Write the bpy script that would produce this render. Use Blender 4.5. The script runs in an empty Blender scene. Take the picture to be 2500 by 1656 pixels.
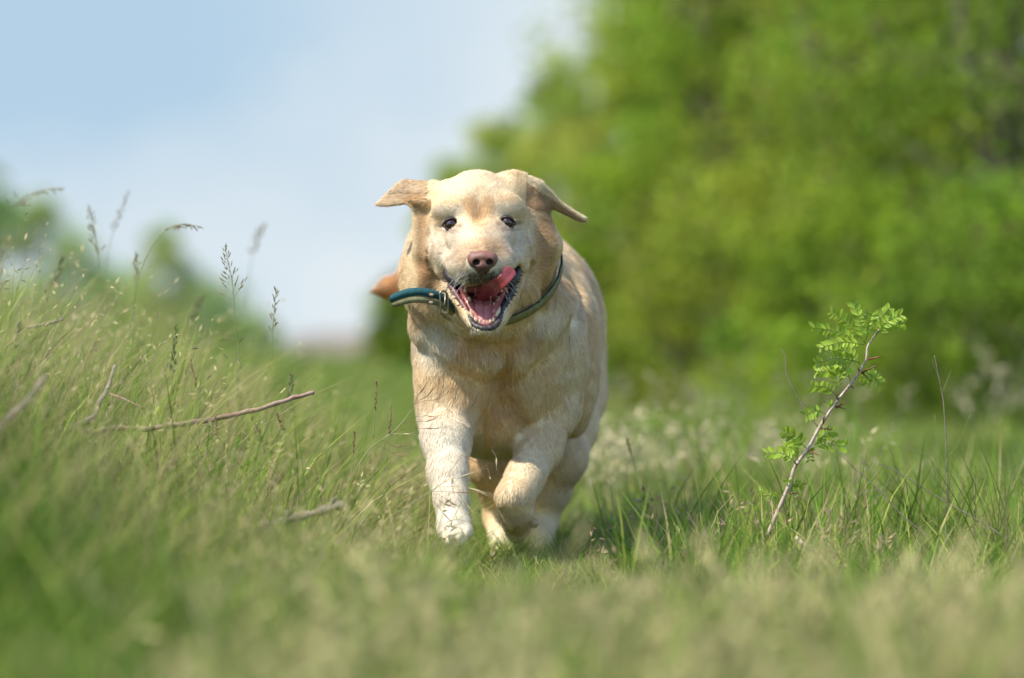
import bpy, math, random
import numpy as np
from mathutils import Vector

# ------------------------------------------------------------------ camera
F, ZC, CY = 8500.0, 0.345, -5.0          # focal length in photo pixels, lens height, lens y
S = bpy.context.scene
col = S.collection

def P(px, py, y=0.0):
    """photo pixel (2500x1656) seen at depth y -> world point"""
    d = y - CY
    return np.array([(px - 1250) / F * d, y, ZC + (828 - py) / F * d])

cam_d = bpy.data.cameras.new('camera')
cam = bpy.data.objects.new('camera', cam_d); col.objects.link(cam)
cam.location = (0, CY, ZC); cam.rotation_euler = (math.radians(90), 0, 0)
cam_d.sensor_width = 36; cam_d.lens = F / 2500 * 36
cam_d.clip_start = 0.05; cam_d.clip_end = 3000
cam_d.dof.use_dof = True; cam_d.dof.focus_distance = 5.03; cam_d.dof.aperture_fstop = 2.25
cam_d.dof.aperture_blades = 0
S.camera = cam

# ------------------------------------------------------------------ light
SUN_DIR = Vector((-0.70, -0.38, 1.12)).normalized()      # towards the sun
el = math.asin(SUN_DIR.z); az = math.atan2(SUN_DIR.x, SUN_DIR.y)
W = bpy.data.worlds.new('World'); S.world = W; W.use_nodes = True
nt = W.node_tree; nt.nodes.clear()
out = nt.nodes.new('ShaderNodeOutputWorld'); bg = nt.nodes.new('ShaderNodeBackground')
sky = nt.nodes.new('ShaderNodeTexSky'); sky.sky_type = 'NISHITA'; sky.sun_disc = False
sky.sun_elevation = el; sky.sun_rotation = az; sky.altitude = 300; sky.dust_density = 0.6; sky.ozone_density = 2.0
bg.inputs[1].default_value = 0.15
tc = nt.nodes.new('ShaderNodeTexCoord')
sep = nt.nodes.new('ShaderNodeSeparateXYZ'); nt.links.new(tc.outputs['Generated'], sep.inputs[0])
def wmath(op, a, b=None, clamp=False):
    m = nt.nodes.new('ShaderNodeMath'); m.operation = op; m.use_clamp = clamp
    for i, v in enumerate((a, b)):
        if v is None: continue
        if isinstance(v, (int, float)): m.inputs[i].default_value = v
        else: nt.links.new(v, m.inputs[i])
    return m.outputs[0]
def wmap(v, a, b, c, d):
    m = nt.nodes.new('ShaderNodeMapRange'); m.interpolation_type = 'SMOOTHSTEP'
    nt.links.new(v, m.inputs[0])
    for i, q in enumerate((a, b, c, d)): m.inputs[i + 1].default_value = q
    return m.outputs[0]
def wmix(f, a, b):
    m = nt.nodes.new('ShaderNodeMix'); m.data_type = 'RGBA'
    nt.links.new(f, m.inputs[0])
    for i, v in ((6, a), (7, b)):
        if isinstance(v, tuple): m.inputs[i].default_value = (*v, 1)
        else: nt.links.new(v, m.inputs[i])
    return m.outputs[2]
# clear blue air low over the fields, soft thin cloud in it
low = wmap(sep.outputs[2], 0.10, 0.35, 1.0, 0.0)
blue = wmix(low, sky.outputs[0], (1.50, 2.08, 2.62))
mp = nt.nodes.new('ShaderNodeMapping'); mp.inputs['Scale'].default_value = (1.0, 1.0, 1.8)
mp.inputs['Location'].default_value = (0.35, 0.1, 0.2)
nt.links.new(tc.outputs['Generated'], mp.inputs[0])
nz = nt.nodes.new('ShaderNodeTexNoise'); nz.inputs['Scale'].default_value = 9.0; nz.inputs['Detail'].default_value = 4
nt.links.new(mp.outputs[0], nz.inputs['Vector'])
cl = wmap(nz.outputs['Fac'], 0.45, 0.70, 0.0, 0.45)
veil = wmap(sep.outputs[0], -0.10, 0.03, 0.0, 0.80)
hz = wmap(sep.outputs[2], 0.0, 0.060, 0.65, 0.0)
cl = wmath('ADD', wmath('ADD', cl, veil), hz, clamp=True)
cl = wmath('MULTIPLY', cl, low)
fin = wmix(cl, blue, (2.56, 2.80, 2.93))
nt.links.new(fin, bg.inputs[0]); nt.links.new(bg.outputs[0], out.inputs[0])

sl = bpy.data.lights.new('sun', 'SUN'); sl.energy = 3.15; sl.angle = math.radians(0.53); sl.color = (1.0, 0.95, 0.86)
so = bpy.data.objects.new('sun', sl); col.objects.link(so)
so.rotation_euler = (-SUN_DIR).to_track_quat('-Z', 'Y').to_euler()
S.view_settings.view_transform = 'Standard'; S.view_settings.look = 'None'
S.view_settings.exposure = 1.03; S.view_settings.gamma = 1
S.cycles.max_bounces = 8; S.cycles.transparent_max_bounces = 8

rng = np.random.default_rng(7)

# ------------------------------------------------------------------ helpers
def mat(name, color=(.5, .5, .5), rough=.6, attr=None, trans=0.0, spec=.5, coat=0.0, noise=None, bump=None, sss=0.0, metal=0.0, sheen=0.0):
    m = bpy.data.materials.new(name); m.use_nodes = True
    t = m.node_tree; b = t.nodes['Principled BSDF']; o = t.nodes['Material Output']
    b.inputs['Base Color'].default_value = (*color, 1); b.inputs['Roughness'].default_value = rough
    b.inputs['Specular IOR Level'].default_value = spec; b.inputs['Coat Weight'].default_value = coat
    b.inputs['Metallic'].default_value = metal; b.inputs['Sheen Weight'].default_value = sheen
    if sss: b.inputs['Subsurface Weight'].default_value = sss; b.inputs['Subsurface Scale'].default_value = .004
    src = None
    if attr:
        a = t.nodes.new('ShaderNodeAttribute'); a.attribute_name = attr; src = a.outputs['Color']
    if noise:                         # (scale, colour a, colour b) mixed over the base
        sc, ca, cb = noise
        tcn = t.nodes.new('ShaderNodeTexCoord'); n = t.nodes.new('ShaderNodeTexNoise'); n.inputs['Scale'].default_value = sc
        n.inputs['Detail'].default_value = 6; n.inputs['Roughness'].default_value = .65
        t.links.new(tcn.outputs['Object'], n.inputs['Vector'])
        r = t.nodes.new('ShaderNodeValToRGB'); r.color_ramp.elements[0].position = .35; r.color_ramp.elements[1].position = .65
        r.color_ramp.elements[0].color = (*ca, 1); r.color_ramp.elements[1].color = (*cb, 1)
        t.links.new(n.outputs['Fac'], r.inputs[0]); src = r.outputs[0]
    if src is not None: t.links.new(src, b.inputs['Base Color'])
    if bump:
        tcn = t.nodes.new('ShaderNodeTexCoord'); n = t.nodes.new('ShaderNodeTexVoronoi' if bump[2] else 'ShaderNodeTexNoise')
        n.inputs['Scale'].default_value = bump[0]
        t.links.new(tcn.outputs['Object'], n.inputs['Vector'])
        bm_ = t.nodes.new('ShaderNodeBump'); bm_.inputs['Strength'].default_value = bump[1]; bm_.inputs['Distance'].default_value = .001
        t.links.new(n.outputs[0], bm_.inputs['Height']); t.links.new(bm_.outputs[0], b.inputs['Normal'])
    if trans:
        tr = t.nodes.new('ShaderNodeBsdfTranslucent'); mx = t.nodes.new('ShaderNodeMixShader'); mx.inputs[0].default_value = trans
        if src is not None: t.links.new(src, tr.inputs[0])
        else: tr.inputs[0].default_value = (*color, 1)
        t.links.new(b.outputs[0], mx.inputs[1]); t.links.new(tr.outputs[0], mx.inputs[2]); t.links.new(mx.outputs[0], o.inputs[0])
    return m

def mesh_np(name, v, f, material=None, colors=None, smooth=True, normals=None):
    """v (n,3); f (m,k) int array or list of such arrays"""
    fs = [x for x in (f if isinstance(f, list) else [f]) if len(x)]
    me = bpy.data.meshes.new(name)
    v = np.ascontiguousarray(v, np.float32)
    me.vertices.add(len(v)); me.vertices.foreach_set('co', v.ravel())
    li = np.concatenate([np.asarray(x, np.int32).ravel() for x in fs])
    lt = np.concatenate([np.full(len(x), np.asarray(x).shape[1], np.int32) for x in fs])
    ls = np.concatenate([[0], np.cumsum(lt)[:-1]]).astype(np.int32)
    me.loops.add(len(li)); me.loops.foreach_set('vertex_index', li)
    me.polygons.add(len(lt)); me.polygons.foreach_set('loop_start', ls); me.polygons.foreach_set('loop_total', lt)
    me.update(calc_edges=True)
    if smooth: me.polygons.foreach_set('use_smooth', np.ones(len(lt), bool))
    if colors is not None:
        a = me.color_attributes.new('Col', 'FLOAT_COLOR', 'POINT')
        c = np.ones((len(v), 4), np.float32); c[:, :3] = colors
        a.data.foreach_set('color', c.ravel())
    if normals is not None:
        me.normals_split_custom_set_from_vertices(np.ascontiguousarray(normals, np.float32))
    if material: me.materials.append(material)
    return me

def link(name, me, parent=None, label=None, cat=None, group=None, kind=None):
    o = bpy.data.objects.new(name, me); col.objects.link(o)
    if parent is not None: o.parent = parent
    if label: o['label'] = label
    if cat: o['category'] = cat
    if group: o['group'] = group
    if kind: o['kind'] = kind
    return o

class Lat:
    """tiling trilinear value noise"""
    def __init__(s, seed, n=32): s.g = np.random.default_rng(seed).random((n, n, n)).astype(np.float32) * 2 - 1; s.n = n
    def __call__(s, p, scale):
        q = np.asarray(p, np.float32) * scale; i = np.floor(q).astype(int); f = q - i; f = f * f * (3 - 2 * f); n = s.n
        r = 0
        for a in (0, 1):
            for b in (0, 1):
                for c in (0, 1):
                    w = (f[:, 0] if a else 1 - f[:, 0]) * (f[:, 1] if b else 1 - f[:, 1]) * (f[:, 2] if c else 1 - f[:, 2])
                    r = r + w * s.g[(i[:, 0] + a) % n, (i[:, 1] + b) % n, (i[:, 2] + c) % n]
        return r
N1, N2, N3 = Lat(1), Lat(2), Lat(3)
def sstep(x, a, b): t = np.clip((x - a) / (b - a), 0, 1); return t * t * (3 - 2 * t)
def norm(v): return v / np.maximum(np.linalg.norm(v, axis=-1, keepdims=True), 1e-9)

def tube(pts, rad, seg=8, cap=True):
    pts = np.array(pts, float); n = len(pts); rad = np.broadcast_to(rad, (n,)).astype(float)
    t = norm(np.gradient(pts, axis=0)); up = np.array([0.13, 0.97, 0.2]) if abs(t[0][1]) < .9 else np.array([1., 0, 0])
    vs = []
    u = norm(np.cross(t[0], up))
    for i in range(n):
        u = norm(u - t[i] * np.dot(u, t[i])); w = np.cross(t[i], u)
        a = np.linspace(0, 2 * math.pi, seg, endpoint=False)
        vs.append(pts[i] + rad[i] * (np.cos(a)[:, None] * u + np.sin(a)[:, None] * w))
    v = np.concatenate(vs); fs = []
    for i in range(n - 1):
        for k in range(seg):
            k2 = (k + 1) % seg; fs.append((i * seg + k, i * seg + k2, (i + 1) * seg + k2, (i + 1) * seg + k))
    f = [np.array(fs)]
    if cap: f.append(np.array([list(range(seg))[::-1], [(n - 1) * seg + k for k in range(seg)]]))
    return v, f
def merge(parts):
    vs, fd, o = [], {}, 0
    for v, f in parts:
        for x in (f if isinstance(f, list) else [f]):
            x = np.asarray(x)
            if len(x): fd.setdefault(x.shape[1], []).append(x + o)
        vs.append(v); o += len(v)
    return np.concatenate(vs), [np.concatenate(x) for x in fd.values()]
def spline(pts, n):
    pts = np.array(pts, float); m = len(pts); q = np.vstack([2 * pts[0] - pts[1], pts, 2 * pts[-1] - pts[-2]])
    r = []
    for t in np.linspace(0, m - 1, n):
        i = min(int(t), m - 2); u = t - i; a, b, c, d = q[i:i + 4]
        r.append(.5 * ((2 * b) + (c - a) * u + (2 * a - 5 * b + 4 * c - d) * u * u + (3 * b - a - 3 * c + d) * u ** 3))
    return np.array(r)

# ------------------------------------------------------------------ implicit surfaces
class Field:
    def __init__(s, xs, ys, zs):
        s.ax = [np.asarray(a, np.float32) for a in (xs, ys, zs)]
        s.D = np.full([len(a) for a in s.ax], .08, np.float32)
    def box(s, lo, hi, m):
        sl = tuple(slice(max(int(np.searchsorted(a, l - m)) - 1, 0), int(np.searchsorted(a, h + m)) + 1) for a, l, h in zip(s.ax, lo, hi))
        X = np.meshgrid(*[a[q] for a, q in zip(s.ax, sl)], indexing='ij', sparse=True)
        return sl, X
    def apply(s, sl, d, k, sub=False):
        A = s.D[sl]
        if sub:
            d = -d
            h = np.maximum(k - np.abs(A - d), 0) / max(k, 1e-6); s.D[sl] = np.maximum(A, d) + h * h * k / 4
        else:
            h = np.maximum(k - np.abs(A - d), 0) / max(k, 1e-6); s.D[sl] = np.minimum(A, d) - h * h * k / 4
    def ell(s, c, r, k=.02, sub=False, rot=None):
        c = np.array(c, float); r = np.array(r, float) if np.ndim(r) else np.full(3, float(r)); R = r.max() if rot is not None else r
        sl, X = s.box(c - R, c + R, k + .012)
        q = [x - cc for x, cc in zip(X, c)]
        if rot is not None: q = [rot[0][i] * q[0] + rot[1][i] * q[1] + rot[2][i] * q[2] for i in range(3)]   # columns of rot: local axes
        k0 = np.sqrt(sum((a / b) ** 2 for a, b in zip(q, r))); k1 = np.sqrt(sum((a / (b * b)) ** 2 for a, b in zip(q, r)))
        s.apply(sl, (k0 * (k0 - 1) / np.maximum(k1, 1e-5)).astype(np.float32), k, sub)
    def cone(s, a, b, ra, rb, k=.02, sub=False):
        a = np.array(a, float); b = np.array(b, float); R = max(ra, rb)
        sl, X = s.box(np.minimum(a, b) - R, np.maximum(a, b) + R, k + .012)
        ba = b - a; L = ba @ ba
        q = [x - c for x, c in zip(X, a)]
        h = np.clip((q[0] * ba[0] + q[1] * ba[1] + q[2] * ba[2]) / L, 0, 1)
        d = np.sqrt(sum((qq - h * bb) ** 2 for qq, bb in zip(q, ba))) - (ra + (rb - ra) * h)
        s.apply(sl, d.astype(np.float32), k, sub)
    def chain(s, pts, rs, k=.02, sub=False):
        for i in range(len(pts) - 1): s.cone(pts[i], pts[i + 1], rs[i], rs[i + 1], k, sub)
    def sample(s, p):
        p = np.atleast_2d(p); idx = []; fr = []
        for j, a in enumerate(s.ax):
            t = np.interp(p[:, j], a, np.arange(len(a))); i = np.minimum(t.astype(int), len(a) - 2); idx.append(i); fr.append(t - i)
        r = 0
        for a in (0, 1):
            for b in (0, 1):
                for c in (0, 1):
                    w = (fr[0] if a else 1 - fr[0]) * (fr[1] if b else 1 - fr[1]) * (fr[2] if c else 1 - fr[2])
                    r = r + w * s.D[idx[0] + a, idx[1] + b, idx[2] + c]
        return r
    def nets(s):
        D = s.D; nx, ny, nz = D.shape; I = D < 0
        cnt = np.zeros((nx - 1, ny - 1, nz - 1), np.uint8)
        sh = [(a, b, c) for a in (0, 1) for b in (0, 1) for c in (0, 1)]
        for a, b, c in sh: cnt += I[a:nx - 1 + a, b:ny - 1 + b, c:nz - 1 + c]
        cx, cy, cz = np.nonzero((cnt > 0) & (cnt < 8))
        vid = np.full(cnt.shape, -1, np.int32); vid[cx, cy, cz] = np.arange(len(cx))
        val = {q: D[cx + q[0], cy + q[1], cz + q[2]] for q in sh}
        acc = np.zeros((len(cx), 3)); n = np.zeros(len(cx))
        for q in sh:
            for ax in range(3):
                if q[ax]: continue
                r = list(q); r[ax] = 1; r = tuple(r); a, b = val[q], val[r]; m = (a < 0) != (b < 0)
                t = np.where(m, a / np.where(m, a - b, 1), 0)
                pt = np.zeros((len(cx), 3)); pt[:] = q; pt[:, ax] = t
                acc += pt * m[:, None]; n += m
        acc /= n[:, None]
        g = np.stack([cx, cy, cz], 1) + acc
        v = np.stack([np.interp(g[:, j], np.arange(len(s.ax[j])), s.ax[j]) for j in range(3)], 1)
        fs = []
        for ax in range(3):
            o1, o2 = [(1, 2), (2, 0), (0, 1)][ax]
            A = np.take(I, range(D.shape[ax] - 1), ax); B = np.take(I, range(1, D.shape[ax]), ax)
            e = np.array(np.nonzero(A != B)).T
            e = e[(e[:, o1] > 0) & (e[:, o2] > 0) & (e[:, o1] < D.shape[o1] - 1) & (e[:, o2] < D.shape[o2] - 1)]
            ins = I[e[:, 0], e[:, 1], e[:, 2]]
            def cid(d1, d2):
                q = e.copy(); q[:, o1] -= d1; q[:, o2] -= d2; return vid[q[:, 0], q[:, 1], q[:, 2]]
            quad = np.stack([cid(1, 1), cid(0, 1), cid(0, 0), cid(1, 0)], 1)
            quad[~ins] = quad[~ins][:, ::-1]; fs.append(quad)
        f = np.concatenate(fs); f = f[(f >= 0).all(1)]
        return v, f
def vnormals(v, f):
    fn = np.cross(v[f[:, 2]] - v[f[:, 0]], v[f[:, 3]] - v[f[:, 1]]) if f.shape[1] == 4 else np.cross(v[f[:, 1]] - v[f[:, 0]], v[f[:, 2]] - v[f[:, 0]])
    n = np.zeros_like(v)
    for k in range(f.shape[1]):
        for j in range(3): n[:, j] += np.bincount(f[:, k], fn[:, j], len(v))
    return norm(n), np.linalg.norm(fn, axis=1) / 2
def poly2d(pts, X, Z):
    """signed distance to polygon (world x,z arrays)"""
    pts = np.array(pts, float); n = len(pts); d = np.full(np.broadcast(X, Z).shape, 1e9); s = np.ones(d.shape)
    for i in range(n):
        j = (i - 1) % n; e = pts[j] - pts[i]; wx = X - pts[i][0]; wz = Z - pts[i][1]
        t = np.clip((wx * e[0] + wz * e[1]) / (e @ e), 0, 1)
        d = np.minimum(d, (wx - e[0] * t) ** 2 + (wz - e[1] * t) ** 2)
        c1 = Z >= pts[i][1]; c2 = Z < pts[j][1]; c3 = e[0] * wz > e[1] * wx
        s = np.where((c1 & c2 & c3) | (~c1 & ~c2 & ~c3), -s, s)
    return s * np.sqrt(d)
# ================================================================== GROUND
def gh(x, y):
    """height of the field"""
    x = np.asarray(x, float); y = np.asarray(y, float)
    bank = .20 * sstep(-x, .22, 1.0) + .10 * sstep(-x, 1.0, 3.0)
    bank = bank * sstep(y, -2.9, -.9) * (1 - .75 * sstep(y, 2.0, 7.0))
    far = -.10 * sstep(y, 8, 30)
    bump = .012 * np.sin(x * 7.1 + y * 3.3) + .010 * np.sin(x * 3.7 - y * 5.1 + 1)
    return bank + far + bump - .012
gx = np.concatenate([-np.geomspace(1500, 3, 30), np.linspace(-2.9, 2.9, 117), np.geomspace(3, 1500, 30)])
gy = np.concatenate([-np.geomspace(300, 6, 14), np.linspace(-5.9, 9.9, 160), np.geomspace(10, 2500, 40)])
GX, GY = np.meshgrid(gx, gy, indexing='ij'); gv_ = np.stack([GX, GY, gh(GX, GY)], -1).reshape(-1, 3)
ii = np.arange(len(gx) * len(gy)).reshape(len(gx), len(gy))
gf = np.stack([ii[:-1, :-1], ii[1:, :-1], ii[1:, 1:], ii[:-1, 1:]], -1).reshape(-1, 4)
M_soil = mat('meadow_soil', rough=.95, noise=(3.0, (.050, .085, .020), (.12, .15, .045)))
link('ground', mesh_np('ground', gv_, gf, M_soil), kind='structure')
# low dusty rise far behind the left grass
hx = np.linspace(-14, 2.0, 60); hy = np.linspace(62, 90, 12); HX, HY = np.meshgrid(hx, hy, indexing='ij')
HZ = -.6 + 1.25 * np.exp(-((HX + 3.6) / 2.3) ** 2) * np.exp(-((HY - 74) / 9) ** 2) + .15 * np.sin(HX * 2.1) * np.exp(-((HX + 3.6) / 2.5) ** 2)
ii = np.arange(60 * 12).reshape(60, 12)
link('hill', mesh_np('hill', np.stack([HX, HY, HZ], -1).reshape(-1, 3), np.stack([ii[:-1, :-1], ii[1:, :-1], ii[1:, 1:], ii[:-1, 1:]], -1).reshape(-1, 4),
     mat('dry_hill', rough=.95, noise=(.6, (.16, .12, .085), (.22, .17, .12)))), kind='structure')

# ================================================================== GRASS (stuff)
M_grass = mat('grass_blade', rough=.55, attr='Col', trans=.48, spec=.12)
M_straw = mat('dry_stalk', rough=.7, attr='Col', trans=.25, spec=.3)
LUSH = np.array([.130, .275, .022]); MID = np.array([.220, .340, .050]); YEL = np.array([.37, .43, .080]); STRAW = np.array([.52, .42, .20]); BLUE = np.array([.10, .19, .075]); RUST = np.array([.22, .11, .06])
def blades(x, y, h, w_, lean, droop, c0, c1, seg=3, zoff=0.0, a_=None):
    """curved tapering blades as one vertex/face set"""
    n = len(x); a = rng.uniform(0, 2 * math.pi, n) if a_ is None else a_; dr = np.stack([np.cos(a), np.sin(a), np.zeros(n)], 1)
    fa_ = rng.uniform(0, math.pi, n); sd_ = np.stack([np.cos(fa_), np.sin(fa_), np.zeros(n)], 1) * (w_ / 2)[:, None]
    base = np.stack([x, y, gh(x, y) - .004 + zoff], 1); vs = []; cs = []
    for k in range(seg + 1):
        t = k / seg; c = base + dr * (h * (lean * t + droop * t * t))[:, None]
        c[:, 2] += h * (t - .38 * droop * t * t)
        cc = c0 * (1 - t) + c1 * t
        if k < seg:
            wk = 1 - .55 * t; vs += [c - sd_ * wk, c + sd_ * wk]; cs += [cc, cc]
        else: vs.append(c); cs.append(cc)
    m = 2 * seg + 1; V = np.stack(vs, 1).reshape(-1, 3); C = np.stack(cs, 1).reshape(-1, 3); b = np.arange(n)[:, None] * m; fs = []
    for k in range(seg - 1): fs.append(b + [2 * k, 2 * k + 1, 2 * k + 3, 2 * k + 2])
    T_ = b + [2 * seg - 2, 2 * seg - 1, 2 * seg]
    return V, ([np.concatenate(fs)] if fs else []) + [T_], C
def scatter(n, y0, y1, spread=.25, pad=.25, pw=1.0):
    """points over the strip of field between two depths, wider than the view"""
    u = rng.random(n); d0, d1 = y0 - CY, y1 - CY
    d = np.sqrt(d0 ** 2 + u * (d1 ** 2 - d0 ** 2)) if pw == 1 else d0 * (d1 / d0) ** u
    return rng.uniform(-1, 1, n) * (spread * d + pad), d + CY
def pal(x, y, n):
    p3 = np.stack([x, y, x * 0], 1)
    a = N1(p3, 1.7) + .5 * N2(p3, 6); a2 = N3(p3, 14) + .6 * N1(p3, 31); r = rng.random(n)
    dry = .17 + .16 * a2 + .33 * sstep(x, -.35, .5) * (y < -.9) + .10 * a
    dry = np.where((x < -.35) & (y < 0), .05, dry)
    lush = sstep(-x, .1, .7)
    deep = (sstep(-x, .15, .5) * (1 - sstep(y, -.6, .4)))[:, None]
    lu = LUSH * (1 - deep) + np.array([.055, .150, .010]) * deep
    c = np.where((r < dry)[:, None], STRAW, np.where((rng.random(n) < .45 * lush + .25)[:, None], lu, np.where((rng.random(n) < .5)[:, None], MID, YEL)))
    blu = sstep(x, .75, 1.2) * sstep(y, -.6, .2) * (1 - sstep(y, 1.5, 3)); c = np.where((rng.random(n) < .6 * blu)[:, None], BLUE, c)
    return c * rng.uniform(.45, 1.3, (n, 1)) * (1 + .15 * a + .42 * a2)[:, None], r < dry
allp = []
def addb(n, y0, y1, hlo, hhi, wlo, whi, droop=(.1, .7), spread=.25, keep=None, seg=3, pw=1.0, hfun=None):
    x, y = scatter(n, y0, y1, spread, pw=pw)
    if keep is not None: k = keep(x, y); x, y = x[k], y[k]
    n = len(x); c, dr_ = pal(x, y, n); h_ = rng.uniform(hlo, hhi, n) * (1 + .35 * N3(np.stack([x, y, x * 0], 1), 3.0) + .30 * N2(np.stack([x, y, x * 0], 1), 11.0))
    if hfun is not None: h_ = h_ * hfun(x, y)
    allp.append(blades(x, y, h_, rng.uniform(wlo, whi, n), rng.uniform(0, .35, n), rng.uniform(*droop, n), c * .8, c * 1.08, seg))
# the paws' surroundings stay shorter, the bank grows tall
def tall(x, y):
    f_ = 1 + .95 * sstep(-x, .18, .75) * (y > -2.2)
    near = np.exp(-((x + .02) / .16) ** 2) * (y > -.6) * (y < .9)
    paws = sstep(x, -.10, -.03) * (1 - sstep(x, .12, .20)) * (y > -1.6) * (y < .8)
    return f_ * (1 - .08 * near) * (1 - .30 * paws) * (1 + .2 * sstep(x, .5, 1.1))
addb(15000, -4.1, -3.0, .04, .12, .0022, .0045, hfun=tall)
addb(46000, -3.0, -1.2, .05, .13, .0020, .0042, hfun=tall)
addb(130000, -1.2, 1.2, .030, .095, .0014, .0034, hfun=tall)
addb(5000, -.8, 1.4, .10, .17, .0020, .0036, keep=lambda x, y: (x > .22) | (x < -.25))
addb(16000, -.7, 2.2, .09, .19, .0022, .0048, keep=lambda x, y: (x > .24 + .1 * np.sin(y * 5)) & (N1(np.stack([x, y, x * 0], 1), 5) > -.35), droop=(.0, .5))
addb(9000, -.3, 1.6, .12, .26, .0022, .0050, keep=lambda x, y: (x < -.25), droop=(.0, .6))
addb(1600, -3.4, -1.8, .13, .24, .003, .006, keep=lambda x, y: N1(np.stack([x, y, x * 0], 1), 3) > .0, droop=(.1, .5))
addb(80000, 1.2, 4.0, .04, .12, .0024, .0050, hfun=tall)
addb(60000, 4.0, 12.0, .05, .14, .005, .010, hfun=tall)
addb(60000, 12.0, 60.0, .10, .22, .018, .040, pw=2)
# long fine arching wild grass of the bank
def onbank(x, y): return (x < -.16 + .10 * rng.random(len(x))) & (x > -1.5)
x, y = scatter(26000, -1.6, 2.6, .25); k = onbank(x, y); x, y = x[k], y[k]; n = len(x)
r = rng.random(n)[:, None]; c = np.where(r < .50, STRAW * .95, np.where(r < .7, YEL, MID)) * rng.uniform(.75, 1.2, (n, 1))
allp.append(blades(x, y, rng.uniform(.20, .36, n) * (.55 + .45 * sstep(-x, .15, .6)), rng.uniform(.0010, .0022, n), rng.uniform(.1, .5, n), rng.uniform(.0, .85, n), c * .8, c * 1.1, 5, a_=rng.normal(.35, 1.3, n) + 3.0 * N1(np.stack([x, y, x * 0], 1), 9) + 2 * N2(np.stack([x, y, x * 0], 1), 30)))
x, y = scatter(5200, -1.3, 2.2, .25); k = x < -.10; x, y = x[k], y[k]; n = len(x)
c = np.where(rng.random((n, 1)) < .5, RUST, STRAW * .6) * rng.uniform(.6, 1.2, (n, 1))
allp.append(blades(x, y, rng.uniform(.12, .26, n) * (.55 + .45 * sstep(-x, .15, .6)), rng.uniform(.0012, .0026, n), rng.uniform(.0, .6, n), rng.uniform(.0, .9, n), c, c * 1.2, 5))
V_, F_, C_ = [], {}, []; off = 0
for v, fl_, c in allp:
    for q_ in fl_: F_.setdefault(q_.shape[1], []).append(q_ + off)
    V_.append(v); C_.append(c); off += len(v)
V_ = np.concatenate(V_); C_ = np.concatenate(C_)
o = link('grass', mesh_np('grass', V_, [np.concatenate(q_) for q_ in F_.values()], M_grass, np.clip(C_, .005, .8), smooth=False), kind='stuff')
o['label'] = 'green meadow grass mixed with dry straw, covering the whole field'; o['category'] = 'grass'

# dry seed heads massed on the grass (bromes and meadow grass gone to straw)
def seedheads(n, y0, y1, keep, hlo, hhi, colr, size, spread=.25, hf=1.0, per=7):
    x, y = scatter(n, y0, y1, spread); k = keep(x, y); x, y = x[k], y[k]; n = len(x)
    a = rng.normal(.3, 1.4, n); h_ = rng.uniform(hlo, hhi, n) * tall(x, y); lean = rng.uniform(0, .35, n); dp = rng.uniform(.1, .6, n)
    c = np.tile(colr, (n, 1)) * rng.uniform(.7, 1.2, (n, 1))
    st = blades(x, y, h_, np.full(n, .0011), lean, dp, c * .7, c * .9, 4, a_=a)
    outp = [st]
    d_ = np.stack([np.cos(a), np.sin(a), a * 0], 1)
    for j in range(per):
        t = 1 - .38 * j / per + rng.normal(0, .02, n)
        c_ = np.stack([x, y, gh(x, y)], 1) + d_ * (h_ * (lean * t + dp * t * t))[:, None]; c_[:, 2] += h_ * (t - .38 * dp * t * t)
        dv = norm(rng.normal(0, .6, (n, 3)) + d_ * .5 + [0, 0, .55]); s_ = size * rng.uniform(.6, 1.3, n)
        sdv = norm(np.cross(dv, rng.normal(0, 1, (n, 3)))) * (s_ * .13)[:, None]
        V = np.stack([c_, c_ + dv * (s_ * .45)[:, None] - sdv, c_ + dv * s_[:, None], c_ + dv * (s_ * .45)[:, None] + sdv], 1).reshape(-1, 3)
        outp.append((V, [np.arange(n)[:, None] * 4 + [0, 1, 2, 3]], np.repeat(c * rng.uniform(.9, 1.15, (n, 1)), 4, 0)))
    return outp
sp_ = []
sp_ += seedheads(2600, .5, 2.6, lambda x, y: (x > .12) & (x < .62) & (N2(np.stack([x, y, x * 0], 1), 2.5) > -.35), .12, .24, np.array([.60, .50, .29]), .018)
sp_ += seedheads(2600, -1.2, 1.6, lambda x, y: (x < -.12) & (x > -1.2), .12, .20, np.array([.48, .40, .19]), .011)
sp_ += seedheads(620, -3.3, -1.4, lambda x, y: (x > -.30), .12, .20, np.array([.46, .40, .17]), .022)
sp_ += seedheads(500, 3, 9, lambda x, y: (x > .3), .2, .34, np.array([.38, .34, .2]), .03)
sp_ += seedheads(700, -.5, .9, lambda x, y: (x > -.5) & (x < .5) & (np.abs(x + .02) > .12), .07, .14, np.array([.36, .26, .15]), .014)
V_, F_, C_ = [], {}, []; off = 0
for v, fl_, c in sp_:
    for q_ in fl_: F_.setdefault(q_.shape[1], []).append(q_ + off)
    V_.append(v); C_.append(c); off += len(v)
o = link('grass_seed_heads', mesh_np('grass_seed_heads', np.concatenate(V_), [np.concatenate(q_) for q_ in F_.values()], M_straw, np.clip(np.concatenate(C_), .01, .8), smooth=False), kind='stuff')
o['label'] = 'straw coloured seed heads scattered through the green grass'; o['category'] = 'grass'
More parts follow.
